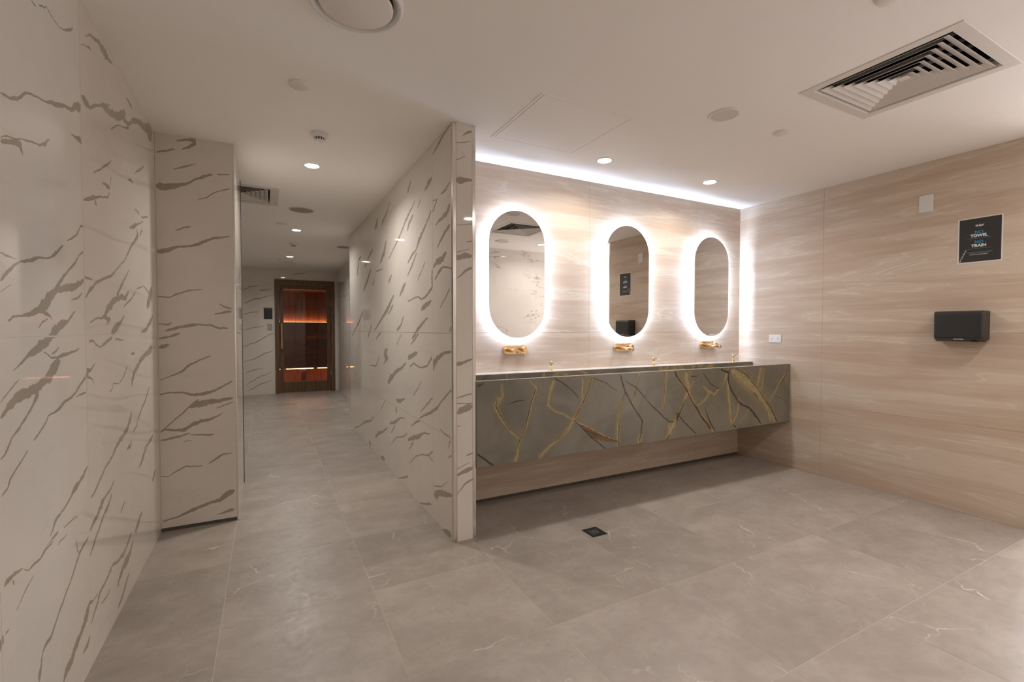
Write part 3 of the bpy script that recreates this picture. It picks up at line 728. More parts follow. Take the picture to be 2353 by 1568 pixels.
# ---------------------------------------------------------------- floor
fl = struct(obj('floor', MB().box(-2.2, 6.6, -4.4, 12.4, -.12, -.0006), M['floor_grout']))
PX, PY, OX, OY = .6125, .6125, 1.046, 2.210
def on_floor(x0, x1, y0, y1):
    boxes = [(XL, 1.2, -4.2, YR), (XL, XR, YR, YV), (XL, XPL, YV, YC), (XCR, XPL, YC, YCE), (XFL, XPL, YCE, YPE), (XFL, XRC, YPE, YF), (XR, 6.2, YR, 2.0), (XPL, XPR, YR, YPF), (1.2, XR, YR, YR)]
    return any(x1 > b[0] and x0 < b[1] and y1 > b[2] and y0 < b[3] for b in boxes)
DR = (1.690, 1.800, 2.176, 2.292)      # floor drain opening
share = {}
for i in range(-6, 10):
    for j in range(-11, 14):
        x0 = OX + i * PX; y0 = OY + j * PY
        if not on_floor(x0, x0 + PX, y0, y0 + PY): continue
        cx0, cx1, cy0, cy1 = max(x0, -2.0), min(x0 + PX, 6.4), max(y0, -4.3), min(y0 + PY, YF + .06)
        g = GAP / 2
        if x0 < DR[0] < x0 + PX and (y0 < DR[2] < y0 + PY or y0 < DR[3] < y0 + PY):
            m = MB()   # the tile is cut around the drain
            xs = [cx0 + g, DR[0], DR[1], cx1 - g]
            if y0 < DR[2] < y0 + PY: ys = [(cy0 + g, DR[2], 0), (DR[2], cy1 - g, 1)]
            else: ys = [(cy0 + g, DR[3], 1), (DR[3], cy1 - g, 0)]
            for ya, yb, hole in ys:
                for k in range(3):
                    if hole and k == 1: continue
                    m.box(xs[k], xs[k + 1], ya, yb, -.008, 0)
            obj('floor_tile', m, M['floor'], fl)
            continue
        key = (round(cx1 - cx0, 4), round(cy1 - cy0, 4))
        if key not in share:
            o = obj('floor_tile', MB().box(g, key[0] - g, g, key[1] - g, -.008, 0), M['floor'], fl); share[key] = o.data
        else:
            o = bpy.data.objects.new('floor_tile', share[key]); C.objects.link(o); o.parent = fl
        o.location = (cx0, cy0, 0)

# ---------------------------------------------------------------- ceiling with holes for the two grilles
D1 = (2.402, 2.902, .835, 1.355)     # opening of the big grille: x0 x1 y0 y1
D2 = (-.405, .045, 4.42, 4.92)
def slab_with_holes(m, x0, x1, y0, y1, z0, z1, holes):
    xs = sorted({x0, x1} | {h[0] for h in holes} | {h[1] for h in holes})
    ys = sorted({y0, y1} | {h[2] for h in holes} | {h[3] for h in holes})
    for a, b in zip(xs, xs[1:]):
        for c, d in zip(ys, ys[1:]):
            if any(h[0] <= a and b <= h[1] and h[2] <= c and d <= h[3] for h in holes): continue
            m.box(a, b, c, d, z0, z1)
    return m
def sheet_with_holes(x0, x1, y0, y1, z, holes):
    """one face per cell so that the underside stays a single flat surface"""
    m = MB()
    xs = sorted({x0, x1} | {h[0] for h in holes} | {h[1] for h in holes})
    ys = sorted({y0, y1} | {h[2] for h in holes} | {h[3] for h in holes})
    for a, b in zip(xs, xs[1:]):
        for c, d in zip(ys, ys[1:]):
            if any(h[0] <= a and b <= h[1] and h[2] <= c and d <= h[3] for h in holes): continue
            for zz in (z, z + .05): m.add([(a, c, zz), (b, c, zz), (b, d, zz), (a, d, zz)], [(0, 1, 2, 3)])
    for h in holes:
        a, b, c, d = h
        for p, q in (((a, c), (b, c)), ((b, c), (b, d)), ((b, d), (a, d)), ((a, d), (a, c))):
            m.add([(p[0], p[1], z), (q[0], q[1], z), (q[0], q[1], z + .05), (p[0], p[1], z + .05)], [(0, 1, 2, 3)])
    return m
struct(obj('ceiling', sheet_with_holes(-2.2, 6.6, -4.4, YF + .1, H, [D1, D2]), M['paint']))

# ---------------------------------------------------------------- walls
MG_X = marble('marble_x', 'x', amount=.95, seed=4.3); MG_Y = marble('marble_y', 'y', amount=.95, seed=9.1)
MT_X = marble('marble_veined_x', 'x', amount=.12); MT_Y = marble('marble_veined_y', 'y', amount=.10)
def gx(*a): return MG_X
def gy(*a): return MG_Y
def mleft(a, b, c, d): return (MT_X, VEINS['left']) if b > 1. else MG_X
R3 = lambda j0, j1, j2: [(0, J0, j0), (J0, J1, j1), (J1, H, j2)]
tiled_wall('wall_left', 'x', XL, 1, -4.2, YC, R3([-2.1, -.89, .33, 1.555, 2.775], [-2.68, -1.46, -.24, .97, 2.193], [-2.68, -1.46, -.24, .97, 2.193]), mleft, M['grout'])
# corner pier on the left: its face is one tall slab that stops short of the floor
cp = struct(obj('wall_corner', MB().box(-1.95, XCR - .004, YC + .004, YCE, 0, H), M['gap_shade']))  # core coloured dark as the shade in the gap under the slab
obj('tile', veined(MB().box(XL + .003, XCR - .010, YC, YC + .004, .022, H), VEINS['col'], frame_y(YC, -1), (XL + .003, XCR - .010, .022, H)), [MT_Y, M['vein']], cp)
obj('tile', MB().box(XCR - .004, XCR, YC + .012, YCE, .0, J1 - .001), MG_X, cp)
obj('tile', MB().box(XCR - .004, XCR, YC + .012, YCE, J1 + .001, H), MG_X, cp)
obj('tile', MB().box(-1.95, XCR, YCE, YCE + .004, .0, H), MG_Y, cp)
# partition between passage and vanity
pt = struct(obj('wall_partition', MB().box(XPL + .004, XPR - .004, YPF + .004, YPE - .004, 0, H), M['grout']))
for v0, v1, js in R3([2.86, 4.08, 5.30], [2.86, 4.08, 5.30], [2.86, 4.08, 5.30]):
    e = [YPF + .022] + js + [YPE - .012]
    for a, b in zip(e, e[1:]): obj('tile', veined(tile_box('x', XPL, -1, a, b, v0, v1, .0045), VEINS['pier'], frame_x(XPL, -1), (a + GAP, b - GAP, v0 + GAP, v1 - GAP), grow=.86), [MT_X, M['vein']], pt)
obj('tile', veined(MB().box(XPL + .022, XPR - .022, YPF, YPF + .0045, 0, H), VEINS['pierfront'], frame_y(YPF, -1), (XPL + .022, XPR - .022, 0, H)), [MT_Y, M['vein']], pt)
for v0, v1 in ((0, J1), (J1, H)): obj('tile', tile_box('x', XPR, 1, YPF + .022, YV - .001, v0, v1, .0045), M['trav_right'], pt)
# vanity wall, right wall
wb = tiled_wall('wall_back', 'y', YV, -1, XPR, XR, R3([2.28, 3.505], [2.28, 3.505], [2.28, 3.505]), lambda *a: M['trav_back'], M['beige_grout'], z0=.0)
tiled_wall('wall_right', 'x', XR, -1, .965, YV + .1, R3([2.228], [2.228], [2.228]), lambda *a: M['trav_right'], M['beige_grout'])
# passage: fill behind the vanity wall, far walls
struct(obj('wall_passage_step', MB().box(XPL + .004, XRC + .3, YPE - .1, YPE, 0, H), M['grout']))
tiled_wall('wall_passage_right', 'x', XRC, -1, YPE, YF, R3([7.1, 8.32, 9.54], [7.1, 8.32, 9.54], [7.1, 8.32, 9.54]), gx, M['grout'])
tiled_wall('wall_passage_left', 'x', XFL, 1, YCE, YF, R3([5.5, 6.7, 7.9, 9.1], [5.5, 6.7, 7.9, 9.1], [5.5, 6.7, 7.9, 9.1]), gx, M['grout'])
DX0, DX1, DZ = .150, 1.222, 2.190      # sauna door opening
FAR_V = [[[-.35,.42,4],[-.22,.47,9],[-.05,.50,4]],[[-.40,.62,4],[-.2,.68,8],[.0,.79,10],[.12,.82,4]],[[-.4,.9,6],[-.15,1.0,9],[.05,1.13,8],[.14,1.17,5]],
         [[-.38,1.22,5],[-.2,1.27,8],[-.02,1.30,4]],[[-.4,1.5,4],[-.22,1.56,8],[-.1,1.57,3]],[[-.35,1.72,5],[-.2,1.80,12],[-.05,1.83,8],[.13,1.9,4]],
         [[-.4,1.95,3],[-.25,2.03,10],[-.12,2.05,5]],[[-.1,1.96,14],[.1,2.0,6]],[[-.35,.2,4],[-.15,.32,8],[.1,.42,5]],[[-.3,.08,5],[-.1,.2,9],[.1,.27,4]],[[.45,2.27,3],[.58,2.33,9],[.75,2.34,3]]]
wf = struct(obj('wall_far', MB().box(XFL - .1, DX0, YF + .004, YF + .10, 0, H).box(DX0, DX1, YF + .004, YF + .10, DZ, H).box(DX1, XRC + .1, YF + .004, YF + .10, 0, H), M['grout']))
for a, b, c, d in ((XFL, -.75, 0, H), (-.75 + .002, DX0, 0, H), (DX0 + .002, DX1, DZ, H), (DX1 + .002, XRC, 0, H)):
    obj('tile', veined(MB().box(a, b, YF, YF + .004, c, d), FAR_V, frame_y(YF, -1), (a, b, c, d), step=.02, amp=.012), [MT_Y, M['vein']], wf)
# the room goes on behind the camera
tiled_wall('wall_rear', 'y', YR, 1, 1.2, 6.2, R3([2.4, 3.62, 4.84], [2.4, 3.62, 4.84], [2.4, 3.62, 4.84]), gy, M['grout'])
tiled_wall('wall_rear_side', 'x', 1.2, -1, -4.2, YR - .1, R3([-3., -1.8], [-3., -1.8], [-3., -1.8]), gx, M['grout'])
struct(obj('wall_rear_end', MB().box(XL - .1, 1.3, -4.3, -4.2, 0, H), M['paint']))
struct(obj('wall_alcove_side', MB().box(6.2, 6.3, YR - .1, 2.1, 0, H), M['locker_wood']))
struct(obj('wall_alcove_end', MB().box(XR + .1, 6.3, 2.0, 2.1, 0, H), M['paint']))

# unseen light panel added in the side alcove, standing in for a brighter room
def fill_panel(name, loc, rot, sx, sy, w, col):
    l = bpy.data.lights.new(name, 'AREA'); l.shape = 'RECTANGLE'; l.size = sx; l.size_y = sy; l.energy = w; l.color = col
    o = bpy.data.objects.new(name, l); C.objects.link(o); o.location = loc; o.rotation_euler = rot; return o
fill_panel('alcove_fill_panel', (6.1, .9, 1.25), (math.radians(90), 0, math.radians(90)), 1.9, 2.1, ALCOVE_W, (.92, .92, 1.))
# trims
def trim(i, m, mat): 
    return struct(obj('trim_%d' % i, m, mat, bevel=.0015))
trim(1, MB().box(XPL, XPL + .021, YPF, YPF + .021, 0, H), M['chrome'])
trim(2, MB().box(XPR - .021, XPR, YPF, YPF + .021, 0, H), M['chrome'])
trim(3, MB().box(XPL, XPL + .012, YPE - .012, YPE, 0, H), M['chrome'])
trim(4, MB().box(XCR - .010, XCR, YC, YC + .012, .0, H), M['chrome'])
trim(5, MB().box(XCR - .004, XCR + .003, YCE, YCE + .010, 0, H), M['dark_trim'])
trim(6, MB().box(XL, XL + .004, YC - .002, YC + .002, .02, H), M['grout'])
trim(7, MB().box(XR, XR + .02, .945, .965, 0, H), M['chrome'])
# shade of a gap painted as a dark strip along the vanity wall foot
struct(obj('gap_shade_back', MB().box(XPR, XR, YV - .0006, YV + .001, 0, .020), M['gap_shade']))

# ---------------------------------------------------------------- sauna door and sauna
dr = struct(thing('door_1', 'dark timber sauna door with tall glass pane at the passage end', 'door', (DX0, YF, 0)))
del dr['category']
W_ = DX1 - DX0
g = .008
obj('door_casing', MB().box(0, .078, -.022, .09, 0, DZ).box(W_ - .072, W_, -.022, .09, 0, DZ).box(.078, W_ - .072, -.022, .09, DZ - .078, DZ), M['casing_wood'], dr, bevel=.003)
lx0, lx1, lz1 = .082, W_ - .076, DZ - .083
gx0, gx1, gz0, gz1 = .150, .930, .215, 2.012
leaf = obj('door_leaf', MB().box(lx0, gx0, .0, .045, g, lz1).box(gx1, lx1, .0, .045, g, lz1).box(gx0, gx1, .0, .045, g, gz0).box(gx0, gx1, .0, .045, gz1, lz1), M['door_wood'], dr, bevel=.002)
obj('glass_pane', MB().box(gx0, gx1, .018, .026, gz0, gz1), M['glass'], leaf)
hm = MB().box(.098, .130, -.075, -.045, .86, 1.35)
hm.tube((.114, -.05, .93), (.114, 0, .93), .008).tube((.114, -.05, 1.28), (.114, 0, 1.28), .008)
obj('door_handle', hm, M['handle_wood'], leaf, bevel=.006)
for z in (.35, 1.75): obj('hinge', MB().tube((lx1 + .002, -.006, z - .05), (lx1 + .002, -.006, z + .05), .007), M['chrome'], dr)
# sauna room: plank walls, ceiling, lit ledge, two benches
SX0, SX1, SY0, SY1, SH = -.55, 2.05, YF + .10, YF + 1.75, 2.10
sf = struct(obj('floor_sauna', MB().box(SX0, SX1, YF + .062, SY1, -.05, 0), M['bench_wood']))
struct(obj('ceiling_sauna', MB().box(SX0, SX1, SY0, SY1, SH, SH + .04), M['sauna_wood']))
sb = struct(obj('wall_sauna_back', MB().box(SX0 - .06, SX1 + .06, SY1 + .012, SY1 + .05, 0, SH + .04), M['dark']))
x = SX0; k = 0
pm = {}
while x < SX1 - .01:
    w = min(.128, SX1 - x)
    o = obj('plank', MB().box(0, w - .006, 0, .012 + .006 * (k % 2), 0, SH), M['sauna_wood'], sb, loc=(x, SY1 - .006 * (k % 2), 0)); x += w; k += 1
struct(obj('wall_sauna_left', MB().box(SX0 - .05, SX0, SY0, SY1, 0, SH), M['sauna_wood']))
struct(obj('wall_sauna_right', MB().box(SX1, SX1 + .05, SY0, SY1, 0, SH), M['sauna_wood']))
bk = thing('wall_ledge', 'lit wooden backrest ledge along the sauna wall above the benches', 'backrest', (.7, SY1 - .10, 1.0))
obj('rail', MB().box(-1.2, 1.3, -.012, .012, .08, .40).box(-1.2, 1.3, -.012, .012, -.1, .02), M['bench_wood'], bk)
obj('light_strip', MB().box(-1.2, 1.3, .042, .062, .390, .404), M['sauna_led'], bk)
ub = thing('sauna_bench', 'upper slatted sauna bench against the back wall', 'bench', (.7, SY1 - .38, 0))
for i in range(4): obj('slat', MB().box(-1.2, 1.3, -.22 + i * .115, -.12 + i * .115, .84, .865), M['bench_wood'], ub)
obj('fascia', MB().box(-1.2, 1.3, -.235, -.222, .60, .865), M['bench_wood'], ub)
struct(obj('trim_8', MB().box(SX0 + .1, SX1 - .1, 11.0, 11.012, SH - .012, SH - .001), M['sauna_led_dim']))  # dim glowing strip added for the bright line atop the glass
lb = thing('sauna_bench', 'lower slatted sauna bench lit from beneath with one pale leg', 'bench', (.7, SY1 - .86, 0))
for i in range(4): obj('slat', MB().box(-1.2, 1.3, -.22 + i * .115, -.12 + i * .115, .43, .455), M['bench_wood'], lb)
obj('fascia', MB().box(-1.2, 1.3, .225, .235, .0, .60), M['sauna_wood'], lb)
obj('leg', MB().box(-.06, .04, -.20, -.12, 0, .43), M['sauna_wood'], lb)
for a, b in ((-1.2, -.42), (-.34, .18), (.26, .50), (.53, 1.3)):
    obj('light_strip', MB().box(a, b, -.21, -.19, .408, .420), M['sauna_led'], lb)

# ---------------------------------------------------------------- vanity
vn = thing('vanity', 'floating green-grey stone trough vanity with gold and dark veins under the lit mirrors', 'vanity', (XPR, YV, ZVB))
L_ = XR - XPR; dF = YVF - YV; hT = ZVT - ZVB
fm = MB().box(0, L_, dF, dF + .020, 0, hT)
fr_ = lambda u, v, l: (u - XPR, dF - l, v - ZVB); fb = (XPR, XR, ZVB, ZVT)
for k, (gw, st) in enumerate(((2.2, .16), (1.55, .24), (1.05, .48))):
    veined(fm, VEINS['vgold'], fr_, fb, lift=.00010 + .0001 * k, mi=1, strength=st, grow=gw, step=.010, jit=.5, wmin=.0028 * (3 - k) / 2, taper=False)
veined(fm, VEINS['vgold'], fr_, fb, lift=.00045, mi=2, strength=.88, grow=.52, step=.006, jit=1.3, wmin=.0013, amp=.005)
veined(fm, VEINS['vrust'], fr_, fb, lift=.00060, mi=3, step=.006)
veined(fm, VEINS['vdark'], fr_, fb, lift=.00075, mi=4, step=.005, wmin=.0010, amp=.004)
obj('front_panel', fm, [M['stone'], M['vein_halo'], M['vein_gold'], M['vein_rust'], M['vein_dark']], vn)
obj('bottom_panel', MB().box(0, L_, dF + .020, -.001, 0, .02), M['stone_plain'], vn)
obj('rim', MB().box(0, L_, dF + .020, dF + .038, hT - .05, hT + .0004), M['stone_polished_lit'], vn)
tb = MB().add([(0, dF + .038, hT - .085), (L_, dF + .038, hT - .085), (L_, -.150, hT - .125), (0, -.150, hT - .125),
               (0, dF + .038, hT - .10), (L_, dF + .038, hT - .10), (L_, -.150, hT - .14), (0, -.150, hT - .14)],
              [(0, 1, 2, 3), (4, 7, 6, 5), (0, 4, 5, 1), (3, 2, 6, 7), (0, 3, 7, 4), (1, 5, 6, 2)])
obj('trough_basin', tb, M['stone_plain'], vn)
obj('trough_back', MB().box(0, L_, -.150, -.135, hT - .145, hT - .002), M['stone_plain'], vn)
obj('ledge', MB().box(0, L_, -.150, -.001, hT - .002, hT + .0), M['stone_polished_lit'], vn)

# ---------------------------------------------------------------- mirrors
def stadium(w, h, n=20):
    r = w / 2; pts = []
    for i in range(n + 1):
        a = math.pi * i / n; pts.append((r * math.cos(a), h / 2 - r + r * math.sin(a)))
    for i in range(n + 1):
        a = math.pi + math.pi * i / n; pts.append((r * math.cos(a), -(h / 2 - r) + r * math.sin(a)))
    return pts
MW, MH, MZ = .455, .915, 1.6225
def band(w, h, y0, y1):
    p = stadium(w, h); n = len(p)
    m = MB().add([(a, y0, b) for a, b in p] + [(a, y1, b) for a, b in p], [(i, (i + 1) % n, n + (i + 1) % n, n + i) for i in range(n)], True)
    return m
def make_mirror():
    t = thing('wall_mirror', 'leftmost backlit pill-shaped mirror, beside the marble partition', 'mirror', (1.609, YV, MZ), 'backlit pill mirrors over the vanity')
    obj('mirror_glass', MB().prism([(a, -.045, b) for a, b in stadium(MW, MH)], (0, .005, 0)), M['mirror'], t)
    obj('backing_box', MB().prism([(a, -.040, b) for a, b in stadium(MW - .085, MH - .085)], (0, .039, 0)), M['box'], t)
    obj('light_strip', band(MW - .078, MH - .078, -.034, -.016), M['led'], t)
    return t
mr = make_mirror()
dup(mr, (2.645, YV, MZ), 'middle backlit pill-shaped mirror, reflecting the poster and hand dryer')
dup(mr, (3.656, YV, MZ), 'rightmost backlit pill-shaped mirror, beside the room corner')

# ---------------------------------------------------------------- taps and soap pumps
def make_tap():
    t = thing('wall_tap', 'brushed gold wall tap under the leftmost mirror', 'tap', (1.607, YV, 1.080), 'gold wall taps over the trough')
    p = stadium(.062, .200)
    obj('backplate', MB().prism([(b, -.010, a) for a, b in p], (0, .0095, 0)), M['gold'], t, bevel=.0015)
    sp = MB().tube((-.066, -.008, .0), (-.066, -.185, -.008), .0130, .0130, 20).tube((-.066, -.185, -.008), (-.066, -.2, -.010), .0130, .0125, 20).tube((-.066, -.188, -.018), (-.066, -.188, -.026), .008, .008)
    obj('spout', sp, M['gold'], t)
    hb = obj('handle_body', MB().tube((.060, -.009, .004), (.060, -.052, .004), .0185, .0185, 24), M['gold'], t, bevel=.001)
    obj('lever', MB().tube((.060, -.040, -.012), (.064, -.044, -.072), .0032, .0028, 10), M['gold'], hb)
    return t
tp = make_tap()
dup(tp, (2.630, YV, 1.080), 'brushed gold wall tap under the middle mirror')
dup(tp, (3.652, YV, 1.086), 'brushed gold wall tap under the rightmost mirror, nearest the room corner')
def make_pump():
    t = thing('soap_dispenser', 'small pale gold soap pump on the ledge nearest the partition', 'soap dispenser', (1.872, 2.925, ZVT), 'gold soap pumps on the ledge')
    obj('base', MB().lathe([(.0215, 0), (.0215, .004), (.016, .006)], n=24, cap0=True, cap1=True), M['gold_pale'], t)
    obj('body', MB().lathe([(.0105, .006), (.0105, .068), (.009, .070)], n=20, cap0=True, cap1=True), M['gold_pale'], t)
    obj('nozzle', MB().tube((0, -.008, .059), (0, -.078, .055), .0030, .0024, 10).tube((0, -.076, .056), (0, -.076, .048), .0024, .0024, 8), M['gold_pale'], t)
    return t
pu = make_pump()
dup(pu, (2.902, 2.925, ZVT), 'small pale gold soap pump on the ledge, middle of the three')
dup(pu, (3.922, 2.925, ZVT), 'small pale gold soap pump on the ledge nearest the room corner')

# ---------------------------------------------------------------- ceiling fittings
def make_grille(label, x0, x1, y0, y1, fl_w, n=7):
    """square louvre ceiling grille: flange, duct box, nested flared blades"""
    cx, cy = (x0 + x1) / 2, (y0 + y1) / 2; hx, hy = (x1 - x0) / 2, (y1 - y0) / 2
    t = thing('ceiling_grille', label, 'air vent', (cx, cy, H))
    def ring(m, ax, ay, z0, bx, by, z1):
        v = [(-ax, -ay, z0), (ax, -ay, z0), (ax, ay, z0), (-ax, ay, z0), (-bx, -by, z1), (bx, -by, z1), (bx, by, z1), (-bx, by, z1)]
        m.add(v, [(i, (i + 1) % 4, 4 + (i + 1) % 4, 4 + i) for i in range(4)])
    m = MB(); ring(m, hx + fl_w, hy + fl_w, -.0004, hx + fl_w - .003, hy + fl_w - .003, -.0028); ring(m, hx + fl_w - .003, hy + fl_w - .003, -.0028, hx + .004, hy + .004, -.0024); ring(m, hx + .004, hy + .004, -.0024, hx - .006, hy - .006, .030)
    obj('frame', m, M['vent_metal'], t)
    m = MB(); m.box(-hx - .03, hx + .03, -hy - .03, -hy - .001, .052, .30).box(-hx - .03, hx + .03, hy + .001, hy + .03, .052, .30).box(-hx - .03, -hx - .001, -hy, hy, .052, .30).box(hx + .001, hx + .03, -hy, hy, .052, .30).box(-hx - .03, hx + .03, -hy - .03, hy + .03, .30, .32)
    obj('duct_box', m, M['dark'], t)
    step = (min(hx, hy) - .022) / n
    for k in range(n):
        o_ = .016 + k * step
        m = MB(); ax, ay = hx - o_, hy - o_; dx = step * .96
        ring(m, ax, ay, .000, ax - dx, ay - dx, .018); ring(m, ax - .0018, ay - .0018, .0, ax - dx - .0014, ay - dx - .0014, .018); ring(m, ax, ay, .0, ax - .0018, ay - .0018, .0)
        obj('blade', m, M['vent_metal'], t)
    m = MB(); c_ = max(hx - .016 - n * step, .02); d_ = max(hy - .016 - n * step, .02)
    m.box(-c_, c_, -d_, d_, .0, .002); obj('centre_plate', m, M['vent_metal'], t)
    m = MB()
    for q in (-.35, .0, .35): m.box(q * hx - .002, q * hx + .002, -hy, hy, .060, .075)
    obj('damper_bar', m, M['grey_plate'], t)
    return t
gA = make_grille('big square louvred air vent in the ceiling, nearest the right wall', *D1, fl_w=.052)
gA['group'] = 'louvred ceiling vents'
gB = make_grille('small far louvred air vent in the passage ceiling behind the corner pier', *D2, fl_w=.066, n=6)
gB['group'] = 'louvred ceiling vents'

ac = thing('access_panel', 'flush square white access hatch in the ceiling left of the downlights', 'access hatch', (1.522, 2.289, H))
m = MB(); a = .299; b = .284
for q in ((-a, a, -a, -b), (-a, a, b, a), (-a, -b, -b, b), (b, a, -b, b)): m.box(*q, -.0030, .0004)
obj('frame', m, M['paint'], ac)
obj('shadow_gap', MB().box(-b + .0002, b - .0002, -b + .0002, b - .0002, -.0006, .0003), M['slot_grey'], ac)
obj('panel', MB().box(-b + .0035, b - .0030, -b + .0022, b - .0022, -.0030, -.0006), M['paint'], ac)

def make_downlight(power=1.):
    t = thing('downlight', 'lit downlight in the ceiling above the left part of the vanity', 'downlight', (2.084, 2.575, H), 'round recessed downlights')
    obj('trim_ring', MB().lathe([(.057, -.0005), (.056, -.0055), (.050, -.0065), (.0467, -.005), (.0465, -.001)], n=32), M['white_plastic'], t)
    l = bpy.data.lights.new('downlight_lamp', 'AREA'); l.shape = 'DISK'; l.size = .088; l.energy = DOWNLIGHT_P * power; l.color = DOWNLIGHT; l.spread = math.radians(DOWNLIGHT_SPREAD)
    lo = bpy.data.objects.new('lamp', l); C.objects.link(lo); lo.parent = t; lo.location = (0, 0, -.0075)
    obj('lens', MB().lathe([(.0465, -.0020), (.040, -.0040), (.022, -.0052), (.001, -.0055)], n=32, cap1=True), M['lens'], t)
    return t
dl = make_downlight(.62)
dup(dl, (3.127, 2.559, H), 'lit downlight in the ceiling above the right part of the vanity')
dl = make_downlight(1.12); dl.location = (.303, 3.632, H); dl['label'] = 'nearest and largest lit downlight in the passage ceiling'
dup(dl, (.329, 6.055, H), 'second lit downlight along the passage ceiling')
dup(dl, (.350, 8.282, H), 'farthest lit downlight in the passage, nearest the sauna door')
dl2 = make_downlight(.70); dl2.location = (3.36, .41, H); dl2['label'] = ('downlight seen in the leftmost mirror, near the rear marble wall')
dup(dl2, (1.90, .42, H), 'downlight overhead behind the frame, left of the one seen in the mirror')
dup(dl, (.30, -1.60, H), 'added unseen downlight behind the camera over the rear lobby, nearer one')  # unseen pair of downlights added to light the rear lobby
dup(dl, (.30, -3.30, H), 'added unseen downlight behind the camera over the rear lobby, farther one')
dup(dl, (5.1, .9, H), 'downlight over the side alcove beyond the end of the right wall')

def speaker(x, y, r, label, mesh='speaker_mesh'):
    t = thing('ceiling_speaker', label, 'speaker', (x, y, H), 'round ceiling speakers')
    obj('rim', MB().lathe([(r, -.0005), (r - .002, -.006), (r - .010, -.007), (r - .013, -.003)], n=40), M['white_plastic'], t)
    obj('grille', MB().lathe([(r - .012, -.0045), (r * .5, -.0055), (.001, -.006)], n=40, cap1=True), M[mesh], t)
    return t
speaker(2.224, 1.730, .080, 'round ceiling speaker between the access hatch and the big vent')
speaker(.320, 5.015, .118, 'large grey round ceiling speaker in the passage', 'speaker_dark')
speaker(.985, 6.985, .10, 'far ceiling speaker half hidden by the end of the partition', 'speaker_dark')
speaker(2.78, .38, .10, 'ceiling speaker seen only in the leftmost mirror')
def disc(x, y, r, label):
    o = obj('sensor_plate', MB().lathe([(r, -.0005), (r, -.006), (r - .003, -.0085), (.001, -.009)], n=36, cap1=True), M['sensor_grey'], loc=(x, y, H))
    return tag(o, label, 'ceiling disc', 'flat round ceiling discs')
disc(2.728, 1.728, .043, 'pale flat disc in the ceiling right of the speaker, near the right wall')
disc(.154, 2.472, .048, 'flat round disc in the ceiling nearest the big round vent')
disc(.166, 5.765, .055, 'small flat disc in the passage ceiling, left of the second downlight')
disc(.380, 8.95, .10, 'farthest flat disc in the passage ceiling, above the sauna door')
disc(1.962, .845, .052, 'round ceiling disc cut off by the top edge of the picture')
def smoke(x, y, s, label):
    t = thing('smoke_detector', label, 'smoke detector', (x, y, H), 'smoke detectors in the passage')
    obj('base', MB().lathe([(.050 * s, 0), (.050 * s, -.010 * s), (.044 * s, -.020 * s), (.030 * s, -.026 * s)], n=32), M['white_plastic'], t)
    obj('cap', MB().lathe([(.0285 * s, -.040 * s), (.024 * s, -.045 * s), (.001, -.046 * s)], n=28, cap1=True), M['white_plastic'], t)
    obj('chamber', MB().lathe([(.022 * s, -.026 * s), (.022 * s, -.040 * s)], n=20), M['dark'], t)
    m = MB()
    for i in range(12):
        a = 2 * math.pi * i / 12; c, q = math.cos(a), math.sin(a); r = .027 * s; w = .0035 * s
        m.tube((c * r, q * r, -.024 * s), (c * r, q * r, -.042 * s), w, w, 6)
    obj('cage', m, M['white_plastic'], t)
    return t
smoke(.297, 3.03, 1.0, 'smoke detector in the passage ceiling just before the nearest downlight')
smoke(.343, 7.02, 1.0, 'far smoke detector between the second and third passage downlights')
sk = thing('sprinkler_head', 'tiny sprinkler head in the far passage ceiling left of the last downlight', 'sprinkler', (.197, 8.70, H))
obj('rosette', MB().lathe([(.038, 0), (.030, -.006), (.012, -.008)], n=20), M['sensor_grey'], sk)
obj('deflector', MB().tube((0, 0, -.006), (0, 0, -.04), .006, .006, 10).lathe([(.016, -.040), (.016, -.043), (.001, -.044)], n=16, cap0=True, cap1=True), M['sensor_grey'], sk)
ev = thing('exhaust_vent', 'large round white exhaust vent in the ceiling cut by the top edge', 'round vent', (.298, 1.752, H))
obj('outer_ring', MB().lathe([(.164, 0), (.163, -.012), (.157, -.020), (.150, -.019), (.140, -.008), (.134, .0), (.128, -.0005)], n=64), M['white_plastic'], ev)
obj('throat', MB().lathe([(.129, -.0012), (.001, -.0014)], n=40, cap1=True), M['dark'], ev)
obj('centre_disc', MB().lathe([(.127, -.018), (.1275, -.021), (.120, -.025), (.001, -.027)], n=64, cap0=True, cap1=True), M['sensor_grey'], ev)

# ---------------------------------------------------------------- right wall fittings (faces look towards -X)
def rbox(x0, x1, y0, y1, z0, z1): return MB().box(x0, x1, y0, y1, z0, z1)
sw = thing('wall_plate', 'white blank switch plate high on the right wall above the poster', 'switch plate', (XR, 1.549, 2.110))
obj('plate', rbox(-.008, -.0003, -.041, .041, -.060, .060), M['white_plastic'], sw, bevel=.004)
obj('button', MB().box(-.0092, -.0078, -.010, .008, -.008, .010), M['white_plastic'], sw, bevel=.0015)
po = thing('power_outlet', 'white double power outlet on the right wall just above the vanity end', 'power outlet', (XR, 2.631, 1.145))
obj('plate', rbox(-.009, -.0003, -.058, .058, -.0365, .0365), M['white_plastic'], po, bevel=.003)
for s in (-1, 1):
    m = MB(); y = s * .029
    for dy, an in ((-.008, .35), (.008, -.35)): m.box(-.0096, -.0088, y + dy - .001, y + dy + .001, -.004, .006)
    m.box(-.0096, -.0088, y - .001, y + .001, -.020, -.011); m.box(-.0096, -.0088, y - .004, y + .004, -.009, -.0075)
    obj('socket', m, M['slot_grey'], po)
    obj('switch', MB().box(-.0118, -.0088, y - .007, y + .007, .013, .026), M['white_plastic'], po, bevel=.0015)

